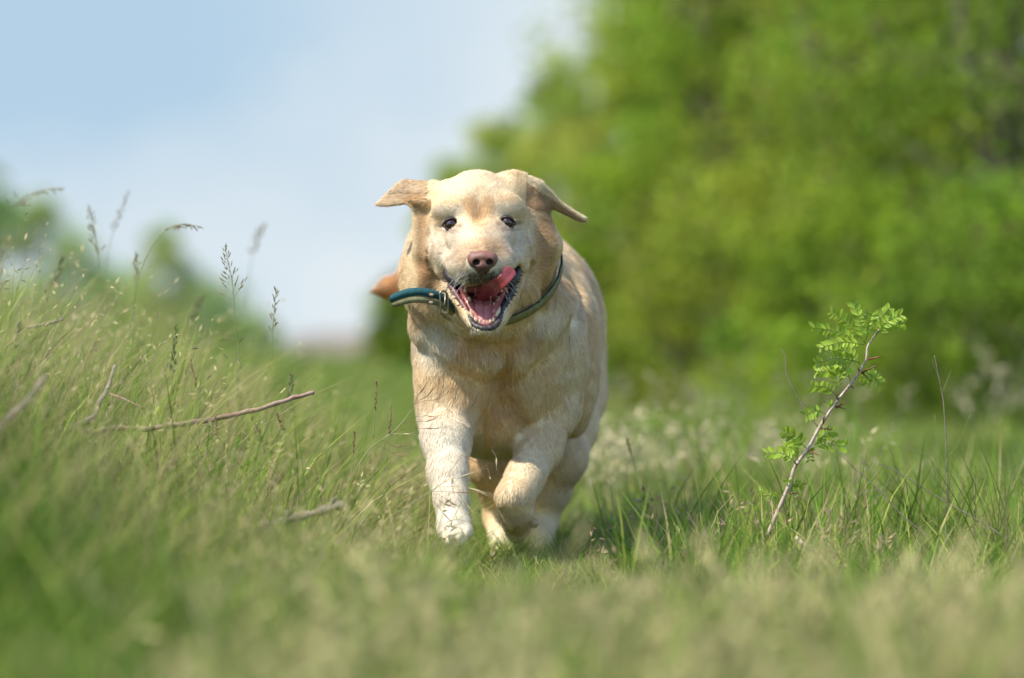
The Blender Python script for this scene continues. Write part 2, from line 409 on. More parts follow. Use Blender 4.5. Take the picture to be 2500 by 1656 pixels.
# ================================================================== TREES AND SHRUBS
M_leaf = mat('shrub_leaf', rough=.5, attr='Col', trans=.58, spec=.15)
M_bark = mat('shrub_bark', rough=.9, noise=(9, (.12, .09, .06), (.24, .19, .14)))
def shrub(name, x, y, hgt, rx, colr, label, cat, group, leaves=9000, lsize=.06, low=.05, seed=0, clump=.24, cvar=.25, taper=.55, sparse=0.0):
    r = np.random.default_rng(seed); z0 = float(gh(x, y)); root = bpy.data.objects.new(name, None); col.objects.link(root); root.location = (x, y, z0)
    root['label'] = label; root['category'] = cat
    if group: root['group'] = group
    nc = max(int(leaves / 85), 8); t = r.uniform(low, 1, nc) ** .85
    prof = np.sqrt(np.clip(1 - ((t - taper * .6) / (1.02 - taper * .6)) ** 2, .02, 1)) * np.where(t < taper * .6, .75 + .25 * t / (taper * .6), 1)
    a = r.uniform(0, 2 * math.pi, nc); rad = np.sqrt(r.uniform(.12, 1, nc)) * prof * rx * r.uniform(.7, 1.12, nc)
    cc = np.stack([np.cos(a) * rad, np.sin(a) * rad, t * hgt * r.uniform(.92, 1.05, nc)], 1)
    stems = []; ns = 5 if name != 'sapling' else 2
    ends = []
    for k in range(ns):
        e = np.array([r.normal(0, .35) * rx, r.normal(0, .35) * rx, hgt * r.uniform(.7, .93)])
        pts = spline([[r.normal(0, .04), r.normal(0, .04), -.03], e * [.35, .35, .35] + r.normal(0, .05, 3), e * [.8, .8, .72], e], 10)
        stems.append(tube(pts, np.linspace(.045, .007, 10) * hgt / 3, 7)); ends.append(pts)
    for k in range(min(nc, 46)):
        s_ = ends[k % ns]; i = int(np.argmin(np.abs(s_[:, 2] - cc[k, 2] * .8)) * 1); b0 = s_[max(i, 1)]
        stems.append(tube(spline([b0, (b0 + cc[k]) / 2 + [0, 0, -.04], cc[k]], 5), np.linspace(.014, .003, 5) * hgt / 3, 5))
    v, f = merge(stems); link('trunk', mesh_np('trunk', v, f, M_bark), root)
    n = leaves; ci = r.integers(0, nc, n); sz = clump * rx * r.uniform(.6, 1.25, nc)
    pos = cc[ci] + norm(r.normal(0, 1, (n, 3))) * (sz[ci] * r.random(n) ** .45)[:, None] * [1, 1, .75]
    pos[:, 2] = np.maximum(pos[:, 2], .03)
    d = norm(r.normal(0, 1, (n, 3)) + norm(pos - [0, 0, hgt * .4]) * .7 + [0, 0, .25]); w_ = norm(np.cross(d, r.normal(0, 1, (n, 3)))); L_ = lsize * r.uniform(.6, 1.35, n)
    w_ = w_ * (L_ * .26)[:, None]; q_ = np.stack([pos, pos + d * (L_ * .45)[:, None] - w_, pos + d * L_[:, None] - [0, 0, .01], pos + d * (L_ * .45)[:, None] + w_], 1)
    cv = (1 + cvar * r.normal(0, 1, nc))[ci][:, None] * r.uniform(.75, 1.25, (n, 1)); hue = r.normal(0, .06, nc)[ci]
    C = np.array(colr) * cv * np.stack([1 + hue * 1.6, 1 + hue * .3, np.ones(n)], 1)
    br = r.random(n) < .03; C[br] = [.24, .20, .08]
    link('crown', mesh_np('crown', q_.reshape(-1, 3), np.arange(4 * n).reshape(n, 4), M_leaf, np.repeat(np.clip(C, .004, .6), 4, 0), smooth=False), root)
    return root
GL = (.25, .35, .030); GL2 = (.21, .31, .030); GL3 = (.31, .36, .040); TEAL = (.36, .52, .15); TEAL2 = (.48, .60, .17); GLF = (.44, .53, .090)  # TEAL pair made pale: distance haze put into the leaf colour
def at(px, d): return ((px - 1250) / F * d, d + CY)
RT = [(2470, 12.5, 3.3, .85, GL2, 'nearest tall green shrub at the right edge of the hedge row', 22000, .045),
      (2180, 14.5, 3.4, .85, GL3, 'yellow-green hedge shrub rising behind the thorny sapling', 22000, .05),
      (1880, 16.0, 3.2, .80, GL, 'bright green hedge shrub left of the sapling tip, right of the dark gap', 20000, .055),
      (1770, 20.0, 3.4, .62, GL2, 'deep green hedge shrub at the dark shaded gap behind the dog', 18000, .06),
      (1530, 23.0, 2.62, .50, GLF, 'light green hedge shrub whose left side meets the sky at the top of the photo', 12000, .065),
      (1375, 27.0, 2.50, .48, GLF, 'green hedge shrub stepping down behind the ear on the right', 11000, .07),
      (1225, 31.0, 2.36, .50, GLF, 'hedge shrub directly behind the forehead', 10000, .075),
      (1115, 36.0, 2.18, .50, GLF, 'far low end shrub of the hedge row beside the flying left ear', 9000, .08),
      (2330, 19.0, 4.6, 1.3, GL2, 'taller shrub of the back row showing through gaps at the far right', 14000, .075),
      (1960, 22.0, 4.8, 1.4, GL, 'taller shrub of the back row above the sapling', 14000, .085),
      (1960, 28.0, 4.4, .85, GL2, 'back row shrub deep behind the dark shaded gap', 12000, .10),
      (985, 33.0, .95, .36, GL, 'small green bush at the far end of the hedge, left of the neck', 6000, .07),
      (1500, 16.0, 1.15, .45, GL, 'low bright shrub at the hedge foot, right beside the flank', 6000, .05),
      (1760, 13.5, .95, .55, GL3, 'low yellow-green shrub at the hedge foot left of the sapling', 6000, .045),
      (2060, 12.0, .85, .50, GL, 'low leafy shrub at the hedge foot right behind the sapling', 6000, .04),
      (2400, 11.0, .80, .50, GL2, 'low dark green shrub at the hedge foot in the right corner', 6000, .04)]
for i, (px, d, h_, rx, c, lb, nl, ls) in enumerate(RT):
    x, y = at(px, d); shrub('hedge_shrub', x, y, h_, rx, c, lb, 'shrub', 'shrubs of the hedge row on the right', nl, ls, seed=40 + i, cvar=.24, clump=.33)
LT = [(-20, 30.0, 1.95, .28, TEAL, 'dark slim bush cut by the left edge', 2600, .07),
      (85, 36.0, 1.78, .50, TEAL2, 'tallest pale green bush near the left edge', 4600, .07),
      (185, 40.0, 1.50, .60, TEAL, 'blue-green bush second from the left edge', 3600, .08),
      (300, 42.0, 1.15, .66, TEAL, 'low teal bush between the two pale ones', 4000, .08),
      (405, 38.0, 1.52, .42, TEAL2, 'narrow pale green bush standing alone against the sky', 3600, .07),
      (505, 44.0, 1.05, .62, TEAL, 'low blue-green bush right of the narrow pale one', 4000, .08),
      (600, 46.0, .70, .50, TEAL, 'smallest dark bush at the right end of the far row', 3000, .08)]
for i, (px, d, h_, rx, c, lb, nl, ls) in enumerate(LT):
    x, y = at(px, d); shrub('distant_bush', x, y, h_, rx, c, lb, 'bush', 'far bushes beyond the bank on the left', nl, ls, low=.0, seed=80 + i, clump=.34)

# ================================================================== PLANTS AND STICKS IN FOCUS
def px3(pts, y): return [P(a, b, y) for a, b in pts] if np.isscalar(y) else [P(a, b, c) for (a, b), c in zip(pts, y)]
def thing_mesh(name, v, f, m, label, cat, group=None, colors=None):
    o0 = np.asarray(v).min(0) * [1, 1, 1]; c0 = np.array([v[:, 0].mean(), v[:, 1].mean(), v[:, 2].min()])
    o = link(name, mesh_np(name, v - c0, f, m, colors), None, label, cat, group); o.location = c0; return o
def root_at(name, p, label, cat, group=None):
    o = bpy.data.objects.new(name, None); col.objects.link(o); o.location = p; o['label'] = label; o['category'] = cat
    if group: o['group'] = group
    return o
def child(name, v, f, m, root, colors=None, parent=None):
    return link(name, mesh_np(name, v - np.array(root.location), f, m, colors), parent or root)
M_stick = mat('dead_wood', rough=.85, noise=(40, (.13, .10, .07), (.34, .27, .20)), bump=(220, .8, False))
M_stick2 = mat('reddish_wood', rough=.8, noise=(30, (.22, .09, .05), (.38, .27, .20)), bump=(220, .8, False))
M_green = mat('green_stem', rough=.6, noise=(30, (.20, .26, .08), (.36, .38, .17)), trans=.2)
M_seed = mat('seed_husk', rough=.7, noise=(60, (.28, .24, .12), (.46, .40, .24)), trans=.3)
M_seedg = mat('seed_husk_green', rough=.7, noise=(60, (.16, .20, .07), (.32, .33, .14)), trans=.3)
M_rust = mat('seed_rust', rough=.8, noise=(120, (.12, .055, .025), (.34, .20, .09)))
# fallen branch
br = root_at('fallen_branch', P(450, 1060, .12), 'long thin reddish-grey fallen branch lying across the left bank', 'branch')
mp_ = spline(px3([(147, 1050), (196, 1047), (223, 1056), (277, 1047), (357, 1047), (429, 1038), (491, 1029), (558, 1016), (634, 998), (705, 976), (767, 957)], list(np.linspace(-.10, .0, 11))), 50)
v, f = tube(mp_ + rng.normal(0, .0006, mp_.shape), np.linspace(.0050, .0030, 50) * (1 + .12 * np.sin(np.arange(50) * 1.7)), 10); child('main_stem', v, f, M_stick2, br)
v, f = tube(spline(px3([(187, 1040), (228, 1018), (241, 985), (263, 949), (281, 893)], [-.10, -.06, .0, .06, .10]), 20), np.linspace(.0052, .0028, 20), 8); child('side_branch', v, f, M_stick, br)
v, f = tube(spline(px3([(120, 1062), (160, 1050), (187, 1040)], [-.16, -.12, -.10]), 8), np.linspace(.0035, .0055, 8), 8); child('side_branch', v, f, M_stick, br)
v, f = tube(spline(px3([(268, 962), (310, 978), (350, 998)], [.05, .03, .0]), 8), np.linspace(.0022, .0012, 8), 6); child('twig', v, f, M_stick2, br)
v, f = tube(spline(px3([(-40, 1085), (20, 1022), (70, 975), (108, 920)], [-.75, -.7, -.65, -.6]), 16), np.linspace(.0052, .0028, 16), 8)
thing_mesh('dead_branch', v, f, M_stick, 'thick blurred grey branch leaning at the left edge', 'branch')
v, f = tube(spline(px3([(70, 800), (110, 792), (155, 780)], .35), 8), [.0025] * 8, 6); thing_mesh('dry_twig', v, f, M_stick, 'short pale twig high in the grass near the left edge', 'twig')
lg = root_at('rotten_branch', P(740, 1270, -.35), 'short knobbly dark branch half hidden in grass left of the front paws', 'branch')
v, f = tube(spline(px3([(630, 1284), (680, 1276), (714, 1266), (771, 1252), (815, 1238), (842, 1232)], -.35), 24), .0055 * (1 + .3 * np.sin(np.arange(24) * 1.3)), 8); child('stem', v, f, M_stick, lg)
v, f = tube(spline(px3([(700, 1270), (702, 1245)], -.35), 4), [.004, .004, .003, .002], 6); child('knob', v, f, M_stick, lg)
v, f = tube(spline(px3([(808, 1240), (812, 1222), (826, 1214)], -.35), 5), [.004, .003, .003, .002, .001], 6); child('knob', v, f, M_stick, lg)

# thorny sapling
sp = root_at('thorn_sapling', P(1817, 1408, .02), 'young leaning thorny sapling with bright feathery leaves right of the dog', 'sapling')
stp = spline(px3([(1817, 1408), (1860, 1336), (1881, 1290), (1927, 1183), (1941, 1140), (1975, 1092), (2003, 1040), (2046, 977), (2080, 934), (2113, 882), (2118, 848), (2133, 824), (2150, 800)], .02), 70)
M_sap = mat('sapling_bark', rough=.75, noise=(55, (.28, .18, .11), (.60, .50, .38)), bump=(300, .6, False))
kn = 1 + .14 * (np.arange(70) % 9 == 0)
v, f = tube(stp, np.linspace(.0034, .0013, 70) * kn, 10); child('stem', v, f, M_sap, sp)
M_thorn = mat('thorn', (.20, .06, .035), .4)
for a, b, dy in (((2120, 878), (2158, 869), -.01), ((2104, 910), (2145, 890), -.015), ((2104, 910), (2128, 930), .01), ((2098, 905), (2094, 896), -.02), ((2080, 944), (2086, 950), -.01), ((2041, 996), (2071, 977), -.01), ((2041, 992), (2066, 999), .012), ((2003, 1046), (2037, 1050), 0), ((1980, 1101), (2002, 1114), -.01), ((1926, 1205), (1952, 1204), 0), ((2046, 975), (2040, 962), -.02), ((1944, 1134), (1938, 1126), -.02), ((2010, 1034), (2010, 1018), -.01)):
    v, f = tube([P(*a, .02), (P(*a, .02) + P(*b, .02 + dy)) / 2, P(*b, .02 + dy)], [.0016, .0010, .0002], 6); child('thorn', v, f, M_thorn, sp)
M_fr = mat('sapling_leaf', rough=.45, attr='Col', trans=.45, spec=.4)
def frond(root, a, b, n=9, ll=.0125, dy=0.0, y0=.02, sag=.006, y1=None):
    A = P(*a, y0); E = P(*b, y0 + dy); mid = (A + E) / 2 + [0, 0, sag]; ax_ = spline([A, mid, E], n + 2); tg_ = norm(np.gradient(ax_, axis=0)); parts = [tube(ax_, np.linspace(.0006, .0003, n + 2), 4)]; cs = [np.tile([.22, .32, .06], (len(parts[0][0]), 1))]
    yaw = rng.uniform(-.8, .8); nrm = norm(np.array([.25, -1.0, yaw]))
    for i in range(2, n + 2):
        for sg in (-1, 1):
            s_ = norm(np.cross(tg_[i], nrm)) * sg; d = norm(s_ * .85 + tg_[i] * rng.uniform(.35, .75) + rng.normal(0, .12, 3)); l_ = ll * rng.uniform(.75, 1.15) * (1 - .3 * abs(i / (n + 1) - .5))
            w_ = norm(np.cross(d, nrm + rng.normal(0, .3, 3))) * l_ * .21; t5 = [.0, .3, .65, .9, 1.0]; w5 = [.15, .85, 1.0, .55, .05]; vs = []
            for t, q_ in zip(t5, w5):
                c = ax_[i] + d * l_ * t + np.cross(d, w_) * 0; lift_ = norm(np.cross(d, w_)) * l_ * .10 * math.sin(math.pi * t); vs += [c - w_ * q_, c + lift_ * .8, c + w_ * q_]
            fs = []
            for k in range(4):
                for j in range(2): fs.append((3 * k + j, 3 * k + j + 1, 3 * k + j + 4, 3 * k + j + 3))
            parts.append((np.array(vs), np.array(fs))); cs.append(np.tile(np.array([.34, .50, .05]) * rng.uniform(.75, 1.2) + [rng.uniform(0, .05), 0, 0], (15, 1)))
    v, f = merge(parts); child('leaf', v, f, M_fr, root, np.concatenate(cs))
for a, b, n, dy in (((2133, 824), (2196, 770), 10, -.01), ((2133, 822), (2170, 755), 9, .02), ((2138, 818), (2206, 790), 8, .03), ((2113, 839), (2085, 745), 10, .02), ((2113, 839), (2030, 762), 10, .03), ((2110, 842), (1989, 800), 12, .04), ((2110, 842), (2003, 850), 12, -.03), ((2115, 830), (2128, 765), 9, -.02),
                    ((2099, 885), (1994, 886), 12, -.03), ((2085, 925), (1996, 908), 10, .02), ((2100, 890), (2040, 850), 9, .03), ((2046, 968), (1985, 944), 8, -.02), ((2046, 966), (2038, 900), 8, .01), ((2078, 935), (2055, 890), 8, -.02), ((2104, 910), (2150, 940), 7, .02), ((2095, 925), (2125, 935), 7, .04),
                    ((2018, 1012), (1968, 1014), 7, -.02), ((2022, 1008), (2030, 990), 5, .01), ((1970, 1097), (1915, 1056), 9, -.02), ((1960, 1105), (1925, 1078), 8, .02), ((1946, 1130), (1874, 1106), 9, .0), ((1948, 1128), (1915, 1090), 7, .02), ((1980, 1096), (2062, 1090), 9, -.02), ((1990, 1086), (2036, 1054), 8, .02), ((1950, 1130), (1935, 1100), 6, -.02),
                    ((1975, 1100), (1978, 1122), 5, 0), ((1925, 1200), (1958, 1186), 5, .01), ((1922, 1196), (1924, 1176), 4, -.01), ((1895, 1238), (1856, 1200), 6, .0), ((1898, 1232), (1896, 1206), 4, .01)):
    frond(sp, a, b, n, 0.0135 if n > 6 else .009, dy)
# thin dry stems on the right
def stemthing(name, pts, y, r0, r1, m, label, cat, twigs=(), group=None, tm=None):
    P0 = px3(pts, y); rt = root_at(name, P0[0], label, cat, group); v, f = tube(spline(P0, 30), np.linspace(r0, r1, 30), 6); child('stem', v, f, m, rt)
    for tw in twigs: v, f = tube(spline(px3(tw, y if np.isscalar(y) else y[0]), 10), np.linspace(r1 * .9, r1 * .4, 10), 5); child('twig', v, f, tm or m, rt)
    return rt
stemthing('dry_twig', [(1998, 1044), (1960, 992), (1922, 920), (1917, 872), (1908, 852)], .03, .0009, .0005, M_stick, 'wiry brown twig rising left of the sapling stem', 'twig')
stemthing('withered_stalk', [(2276, 1317), (2204, 1260), (2147, 1197), (2104, 1159), (2032, 1090)], .0, .0010, .0006, M_stick, 'slanting thin brown stem just right of the sapling', 'withered stalk', [[(2104, 1159), (2130, 1130), (2130, 1090)], [(2147, 1197), (2180, 1175), (2200, 1160)], [(2090, 1150), (2075, 1130), (2080, 1110)], [(2147, 1195), (2100, 1205), (2080, 1230)], [(2204, 1260), (2170, 1225)]])
stemthing('withered_stalk', [(2500, 1345), (2400, 1278), (2300, 1221), (2204, 1159), (2140, 1130)], -.1, .0010, .0006, M_stick, 'long slanting brown stem further right, running out of the frame', 'withered stalk', [[(2300, 1221), (2330, 1190)], [(2400, 1278), (2380, 1240)]])
stemthing('dry_weed', [(2309, 1330), (2312, 1150), (2305, 1000), (2295, 936), (2281, 868)], .12, .0011, .0004, M_stick, 'tall upright leafless weed near the right edge', 'weed', [[(2300, 960), (2318, 915), (2322, 903)], [(2311, 1120), (2340, 1080), (2370, 1010)], [(2311, 1150), (2290, 1090), (2281, 1010)], [(2312, 1200), (2345, 1150), (2350, 1090)], [(2298, 940), (2285, 905), (2276, 880)], [(2311, 1230), (2270, 1150), (2240, 1110)], [(2312, 1180), (2370, 1120), (2375, 1060)]], tm=M_green)
stemthing('grass_stalk', [(2290, 1190), (2270, 1120), (2235, 1100), (2186, 1084)], .1, .0007, .0004, M_green, 'pale arching grass stalk left of the upright weed', 'grass stalk')
# broken straw
v, f = tube(px3([(1942, 1312), (1984, 1350)], -.12), [.0030, .0036], 6); thing_mesh('straw', v, f, mat('straw', (.45, .36, .24), .7), 'pale broken piece of straw on the grass right of the sapling foot', 'straw')
v, f = tube(px3([(2466, 1448), (2500, 1470)], -.5), [.0030, .0036], 6); thing_mesh('straw', v, f, mat('straw_pale', (.45, .36, .28), .7), 'blurred bit of straw at the lower right edge', 'straw')

# ---- single grass stalks with seed heads
def spikelet(c, d, l_, w_):
    t = np.array([0, .2, .5, .8, 1.0]); return tube(c + np.outer(t, d * l_), w_ * np.array([.25, .8, 1.0, .6, .08]), 5, False)
GS = 'single flowering grass stalks standing above the bank'
def panicle(pts, y, n0, spread, label, size=.0075, n=26, m=M_seed, r0=.0008, group=GS, droopy=0.0, wid=.0009):
    c = spline(px3(pts, y), 60); rt = root_at('grass_stalk', c[0], label, 'grass stalk', group); v, f = tube(c, np.linspace(r0, r0 * .45, 60), 5); child('stem', v, f, M_green, rt)
    parts = []; i0 = int(60 * n0); tg_ = norm(np.gradient(c, axis=0))
    for k in range(n):
        u = k / (n - 1); i = int(i0 + (59 - i0) * u); b = c[i]; a = rng.uniform(0, 2 * math.pi); out_v = norm(np.array([math.cos(a), .5 * math.sin(a), 0]) + tg_[i] * rng.uniform(.4, 1.2) - [0, 0, droopy])
        reach = spread * (1 - u) ** .8 * rng.uniform(.25, 1.0); e = b + out_v * reach; parts.append(tube([b, (b + e) / 2 + [0, 0, .001], e], [.00028] * 3, 4, False))
        for q_ in range(1 + int(reach > .012)): parts.append(spikelet(e - out_v * reach * .3 * q_, norm(out_v + tg_[i] * .8 + rng.normal(0, .2, 3) - [0, 0, droopy]), size * rng.uniform(.7, 1.25), wid))
    v, f = merge(parts); child('seed_head', v, f, m, rt); return rt
panicle([(588, 900), (576, 793), (567, 690), (549, 604)], .12, .52, .028, 'sharp open-branched grass panicle, tallest left of the dog', n=34)
panicle([(664, 880), (667, 793), (674, 707)], .14, .40, .008, 'narrow grass head closest to the dog on the left', n=24)
panicle([(246, 800), (243, 632), (219, 510)], .55, .50, .022, 'blurred open grass head upright against the sky, third from the left edge', n=30)
panicle([(252, 780), (268, 601), (312, 472)], .85, .62, .008, 'blurred slim grass head leaning right beside the open one', n=26)
panicle([(318, 800), (338, 680), (366, 610), (402, 565), (440, 547), (487, 553)], .35, .62, .018, 'grass panicle nodding over to the right', n=30, droopy=.3, size=.008)
panicle([(326, 830), (330, 690), (333, 620)], .55, .50, .007, 'short narrow faint grass head left of the nodding one', n=20)
panicle([(2, 760), (6, 600), (22, 520), (52, 487), (95, 465), (152, 459)], .65, .45, .022, 'large grass head arching over at the left edge', n=36, droopy=.4, size=.008)
panicle([(600, 760), (612, 650), (625, 592), (644, 553)], 1.5, .45, .010, 'very blurred slim grass head behind the sharp panicle', n=26, size=.010, wid=.0014)
panicle([(418, 960), (424, 880), (430, 798)], .1, .30, .004, 'thick green grass spike rising from the middle of the bank', n=40, m=M_seedg, size=.008, wid=.0013)
panicle([(40, 900), (44, 830), (48, 790)], .2, .25, .004, 'green grass spike near the left edge, low on the bank', n=40, m=M_seedg, size=.008, wid=.0013)
panicle([(120, 760), (135, 690), (153, 630)], .6, .40, .005, 'soft green grass spike leaning right near the left edge', n=30, m=M_seedg, size=.009, wid=.0013)
panicle([(455, 860), (475, 770), (492, 728)], .9, .40, .006, 'blurred green grass head left of the sharp panicle', n=26, m=M_seedg, size=.010, wid=.0014)
panicle([(706, 1010), (708, 955), (712, 915)], .05, .3, .005, 'small green grass spike beside the tip of the fallen branch', n=26, m=M_seedg, size=.007)
BS = 'small dark brown seed spikes in the grass'
def spike(a, b, y, label, w_=.0022, n=26):
    A, E = P(*a, y), P(*b, y); base = A + (A - E) * .9; base = base + [0, 0, 0]; rt = root_at('seed_spike', base, label, 'seed spike', BS)
    v, f = tube(spline([base, A, E], 16), np.linspace(.0008, .0005, 16), 5); child('stem', v, f, M_green, rt); parts = []
    for k in range(n):
        u = k / n; c = A + (E - A) * u; d = norm(rng.normal(0, 1, 3) + norm(E - A) * 1.2); parts.append(spikelet(c, d, .0035 * rng.uniform(.7, 1.3), w_ * .5))
    v, f = merge(parts); child('seed_head', v, f, M_rust, rt)
for a, b, y, lb in (((480, 946), (464, 876), .05, 'brown seed spike in the middle of the bank above the fallen branch'), ((530, 1070), (527, 1012), -.08, 'brown seed spike crossing below the fallen branch'), ((638, 1080), (629, 1042), .0, 'tiny dark seed spike left of the branch tip, lower'),
                    ((694, 1050), (672, 1006), .02, 'leaning brown seed spike under the branch tip'), ((916, 1002), (921, 928), .10, 'tall brown seed spike close to the chest'), ((950, 1060), (955, 990), .06, 'dark seed spike nearest the left foreleg'),
                    ((862, 1112), (866, 1056), .0, 'reddish seed spike midway between branch and leg'), ((1542, 1112), (1531, 1072), .5, 'single dark seed spike right of the hind leg'), ((1238, 1310), (1206, 1240), -.12, 'pale brown seed spike in front of the bent paw')):
    spike(a, b, y, lb)
# awned brome stalks crossing in front of the left foreleg
def brome(stem, y, sp_l, label):
    c = spline(px3(stem, y), 30); rt = root_at('brome_stalk', c[0], label, 'grass stalk', 'awned brome stalks before the legs'); v, f = tube(c, np.linspace(.0010, .0004, 30), 5); child('stem', v, f, M_green, rt)
    for a, m_, b, w_ in sp_l:
        A, M__, E = P(*a, y), P(*m_, y), P(*b, y - .01); v, f = merge([tube(spline([A, (A + M__) / 2 + [0, 0, .002], M__], 6), [.0003] * 6, 4, False), spikelet(M__, norm(E - M__), np.linalg.norm(E - M__) * .62, w_), tube([M__ + (E - M__) * .4, E], [.0003, .0001], 4, False), tube([M__ + (E - M__) * .4, E + [0, 0, .004]], [.0003, .0001], 4, False)])
        child('spikelet', v, f, M_rust if w_ < .0011 else M_straw2, rt)
M_straw2 = mat('awn_straw', (.55, .43, .24), .6, trans=.2)
brome([(850, 1180), (900, 1100), (960, 1055), (1003, 1003), (1024, 960)], -.05, [((1003, 1003), (1022, 965), (1048, 928), .0010), ((1010, 990), (1040, 970), (1074, 932), .0010), ((1020, 985), (1058, 978), (1084, 968), .0008), ((985, 1030), (1040, 1015), (1075, 1021), .0009), ((980, 1035), (1038, 1030), (1078, 1018), .0010), ((960, 1055), (1026, 1047), (1112, 1045), .0008), ((940, 1065), (985, 1060), (1014, 1061), .0013), ((930, 1075), (962, 1092), (1012, 1082), .0010), ((920, 1090), (965, 1110), (1004, 1118), .0009)], 'fine awned brome stalk crossing the upper left foreleg')
brome([(960, 1260), (1010, 1228), (1050, 1202), (1083, 1178)], -.07, [((1083, 1178), (1115, 1168), (1190, 1143), .0011), ((1083, 1178), (1130, 1110), (1196, 1150), .0007), ((1070, 1190), (1145, 1192), (1216, 1214), .0016), ((1150, 1190), (1148, 1192), (1214, 1222), .0015), ((1050, 1202), (1110, 1203), (1198, 1203), .0008), ((1056, 1215), (1082, 1230), (1112, 1240), .0010), ((1060, 1205), (1090, 1220), (1130, 1245), .0010), ((1050, 1220), (1080, 1250), (1110, 1285), .0010), ((1110, 1200), (1132, 1222), (1162, 1262), .0014), ((1190, 1143), (1196, 1165), (1198, 1172), .0013), ((1200, 1100), (1212, 1118), (1212, 1150), .0012)], 'awned brome stalk spreading over the lower left foreleg')
# ================================================================== DOG
def XZ(pts, y): return [tuple(P(a, b, y)[[0, 2]]) for a, b in pts]
def seq(a, b, h): return np.arange(a, b, h)
HS = 1.0
xs = np.concatenate([seq(-.26, -.19, .0025), seq(-.19, .125, .0017 * HS), seq(.125, .19, .003)])
ys = np.concatenate([seq(-.135, .10, .0017 * HS), seq(.10, .35, .0030), seq(.35, 1.12, .0060)])
zs = np.concatenate([seq(-.05, .325, .0028), seq(.325, .60, .0017 * HS)])
B = Field(xs, ys, zs)
# --- trunk
B.ell(P(1262, 800, .57), (.141, .34, .160), .03)
B.ell(P(1296, 775, .90), (.122, .17, .135), .05)
B.ell(P(1205, 885, .32), (.114, .20, .145), .05)
B.ell(P(1215, 655, .32), (.085, .15, .075), .05)
B.ell(P(1180, 890, .185), (.060, .055, .075), .04)
B.ell(P(1262, 900, .195), (.055, .055, .080), .04)
B.ell(P(1225, 1010, .26), (.075, .09, .060), .04)
# --- neck
B.ell(P(1168, 645, .115), (.108, .095, .098), .03)
B.cone(P(1172, 690, .12), P(1200, 815, .25), .101, .107, .04)
B.ell(P(1070, 700, .09), (.040, .06, .050), .03)
# throat folds and loose skin on the chest
B.cone(P(1052, 800, .14), P(1215, 850, .105), .030, .034, .035)
B.cone(P(1350, 760, .15), P(1232, 840, .105), .026, .030, .035)
B.ell(P(1165, 855, .115), (.05, .03, .022), .03)
B.ell(P(1270, 800, .12), (.05, .035, .03), .03)
# --- shoulders
B.ell(P(1110, 870, .23), (.052, .08, .085), .035)
B.ell(P(1344, 850, .25), (.055, .085, .10), .035)
B.ell(P(1395, 880, .36), (.045, .08, .12), .03)
# --- left fore leg (viewer's left), reaching down and forward
B.chain([P(1096, 920, .19), P(1088, 1010, .165), P(1090, 1070, .12), P(1094, 1160, .08), P(1103, 1228, .045), P(1107, 1270, .03)], [.050, .0395, .0335, .0252, .0203, .0210], .022)
B.ell(P(1120, 965, .15), (.030, .032, .035), .03)
B.ell(P(1070, 930, .155), (.028, .032, .045), .03)
B.ell(P(1109, 1288, .02), (.0250, .034, .019), .016)
for tx, ty, tz, r in ((1083, 1300, -.002, .0098), (1099, 1312, -.018, .0108), (1121, 1312, -.018, .0108), (1139, 1299, -.002, .0098)):
    B.ell(P(tx, ty, tz), (r, .0190, r * 1.2), .005)
for gx_, gy_ in ((1091, 1300), (1110, 1304), (1130, 1300)): B.cone(P(gx_, gy_ - 12, -.014), P(gx_, gy_ + 18, -.034), .0010, .0022, .005, sub=True)
# --- right fore leg, wrist bent, paw folded back under it
B.chain([P(1340, 900, .26), P(1346, 1000, .25), P(1318, 1095, .19), P(1280, 1170, .14), P(1256, 1215, .105)], [.056, .040, .0300, .0252, .0248], .022)
B.ell(P(1246, 1214, .088), (.020, .018, .019), .010)
B.chain([P(1256, 1215, .105), P(1262, 1255, .115), P(1264, 1288, .14)], [.0262, .0225, .0180], .014)
for tx, ty, tz, r in ((1246, 1298, .150, .0080), (1256, 1308, .145, .0088), (1270, 1305, .150, .0085), (1284, 1293, .160, .0078)):
    B.ell(P(tx, ty, tz), (r, .017, r * 1.3), .004)
B.ell(P(1302, 1277, .140), (.0085, .012, .0075), .004)
# --- hind legs
B.chain([P(1225, 900, .78), P(1180, 1040, .60), P(1196, 1130, .50), P(1212, 1190, .54), P(1213, 1265, .56), P(1222, 1345, .49)], [.085, .050, .036, .027, .0185, .0175], .02)
B.ell(P(1226, 1372, .445), (.026, .045, .017), .012)
for tx in (1207, 1220, 1233, 1246): B.ell(P(tx, 1380, .405 + .0006 * abs(tx - 1226)), (.0085, .017, .010), .006)
B.ell(P(1395, 920, .80), (.058, .12, .12), .04)
B.chain([P(1395, 960, .72), P(1388, 1040, .58), P(1372, 1120, .50), P(1345, 1200, .52), P(1327, 1265, .54), P(1322, 1345, .46)], [.060, .044, .036, .0285, .0205, .0185], .02)
B.ell(P(1318, 1385, .41), (.028, .048, .018), .012)
for tx in (1297, 1311, 1325, 1339): B.ell(P(tx, 1394, .365 + .0006 * abs(tx - 1318)), (.009, .018, .0105), .006)
# --- tail
B.chain([P(1260, 690, 1.02), P(1120, 672, 1.04), P(1010, 683, .98), P(950, 703, .93), P(908, 714, .90)], [.034, .032, .0285, .016, .003], .015)
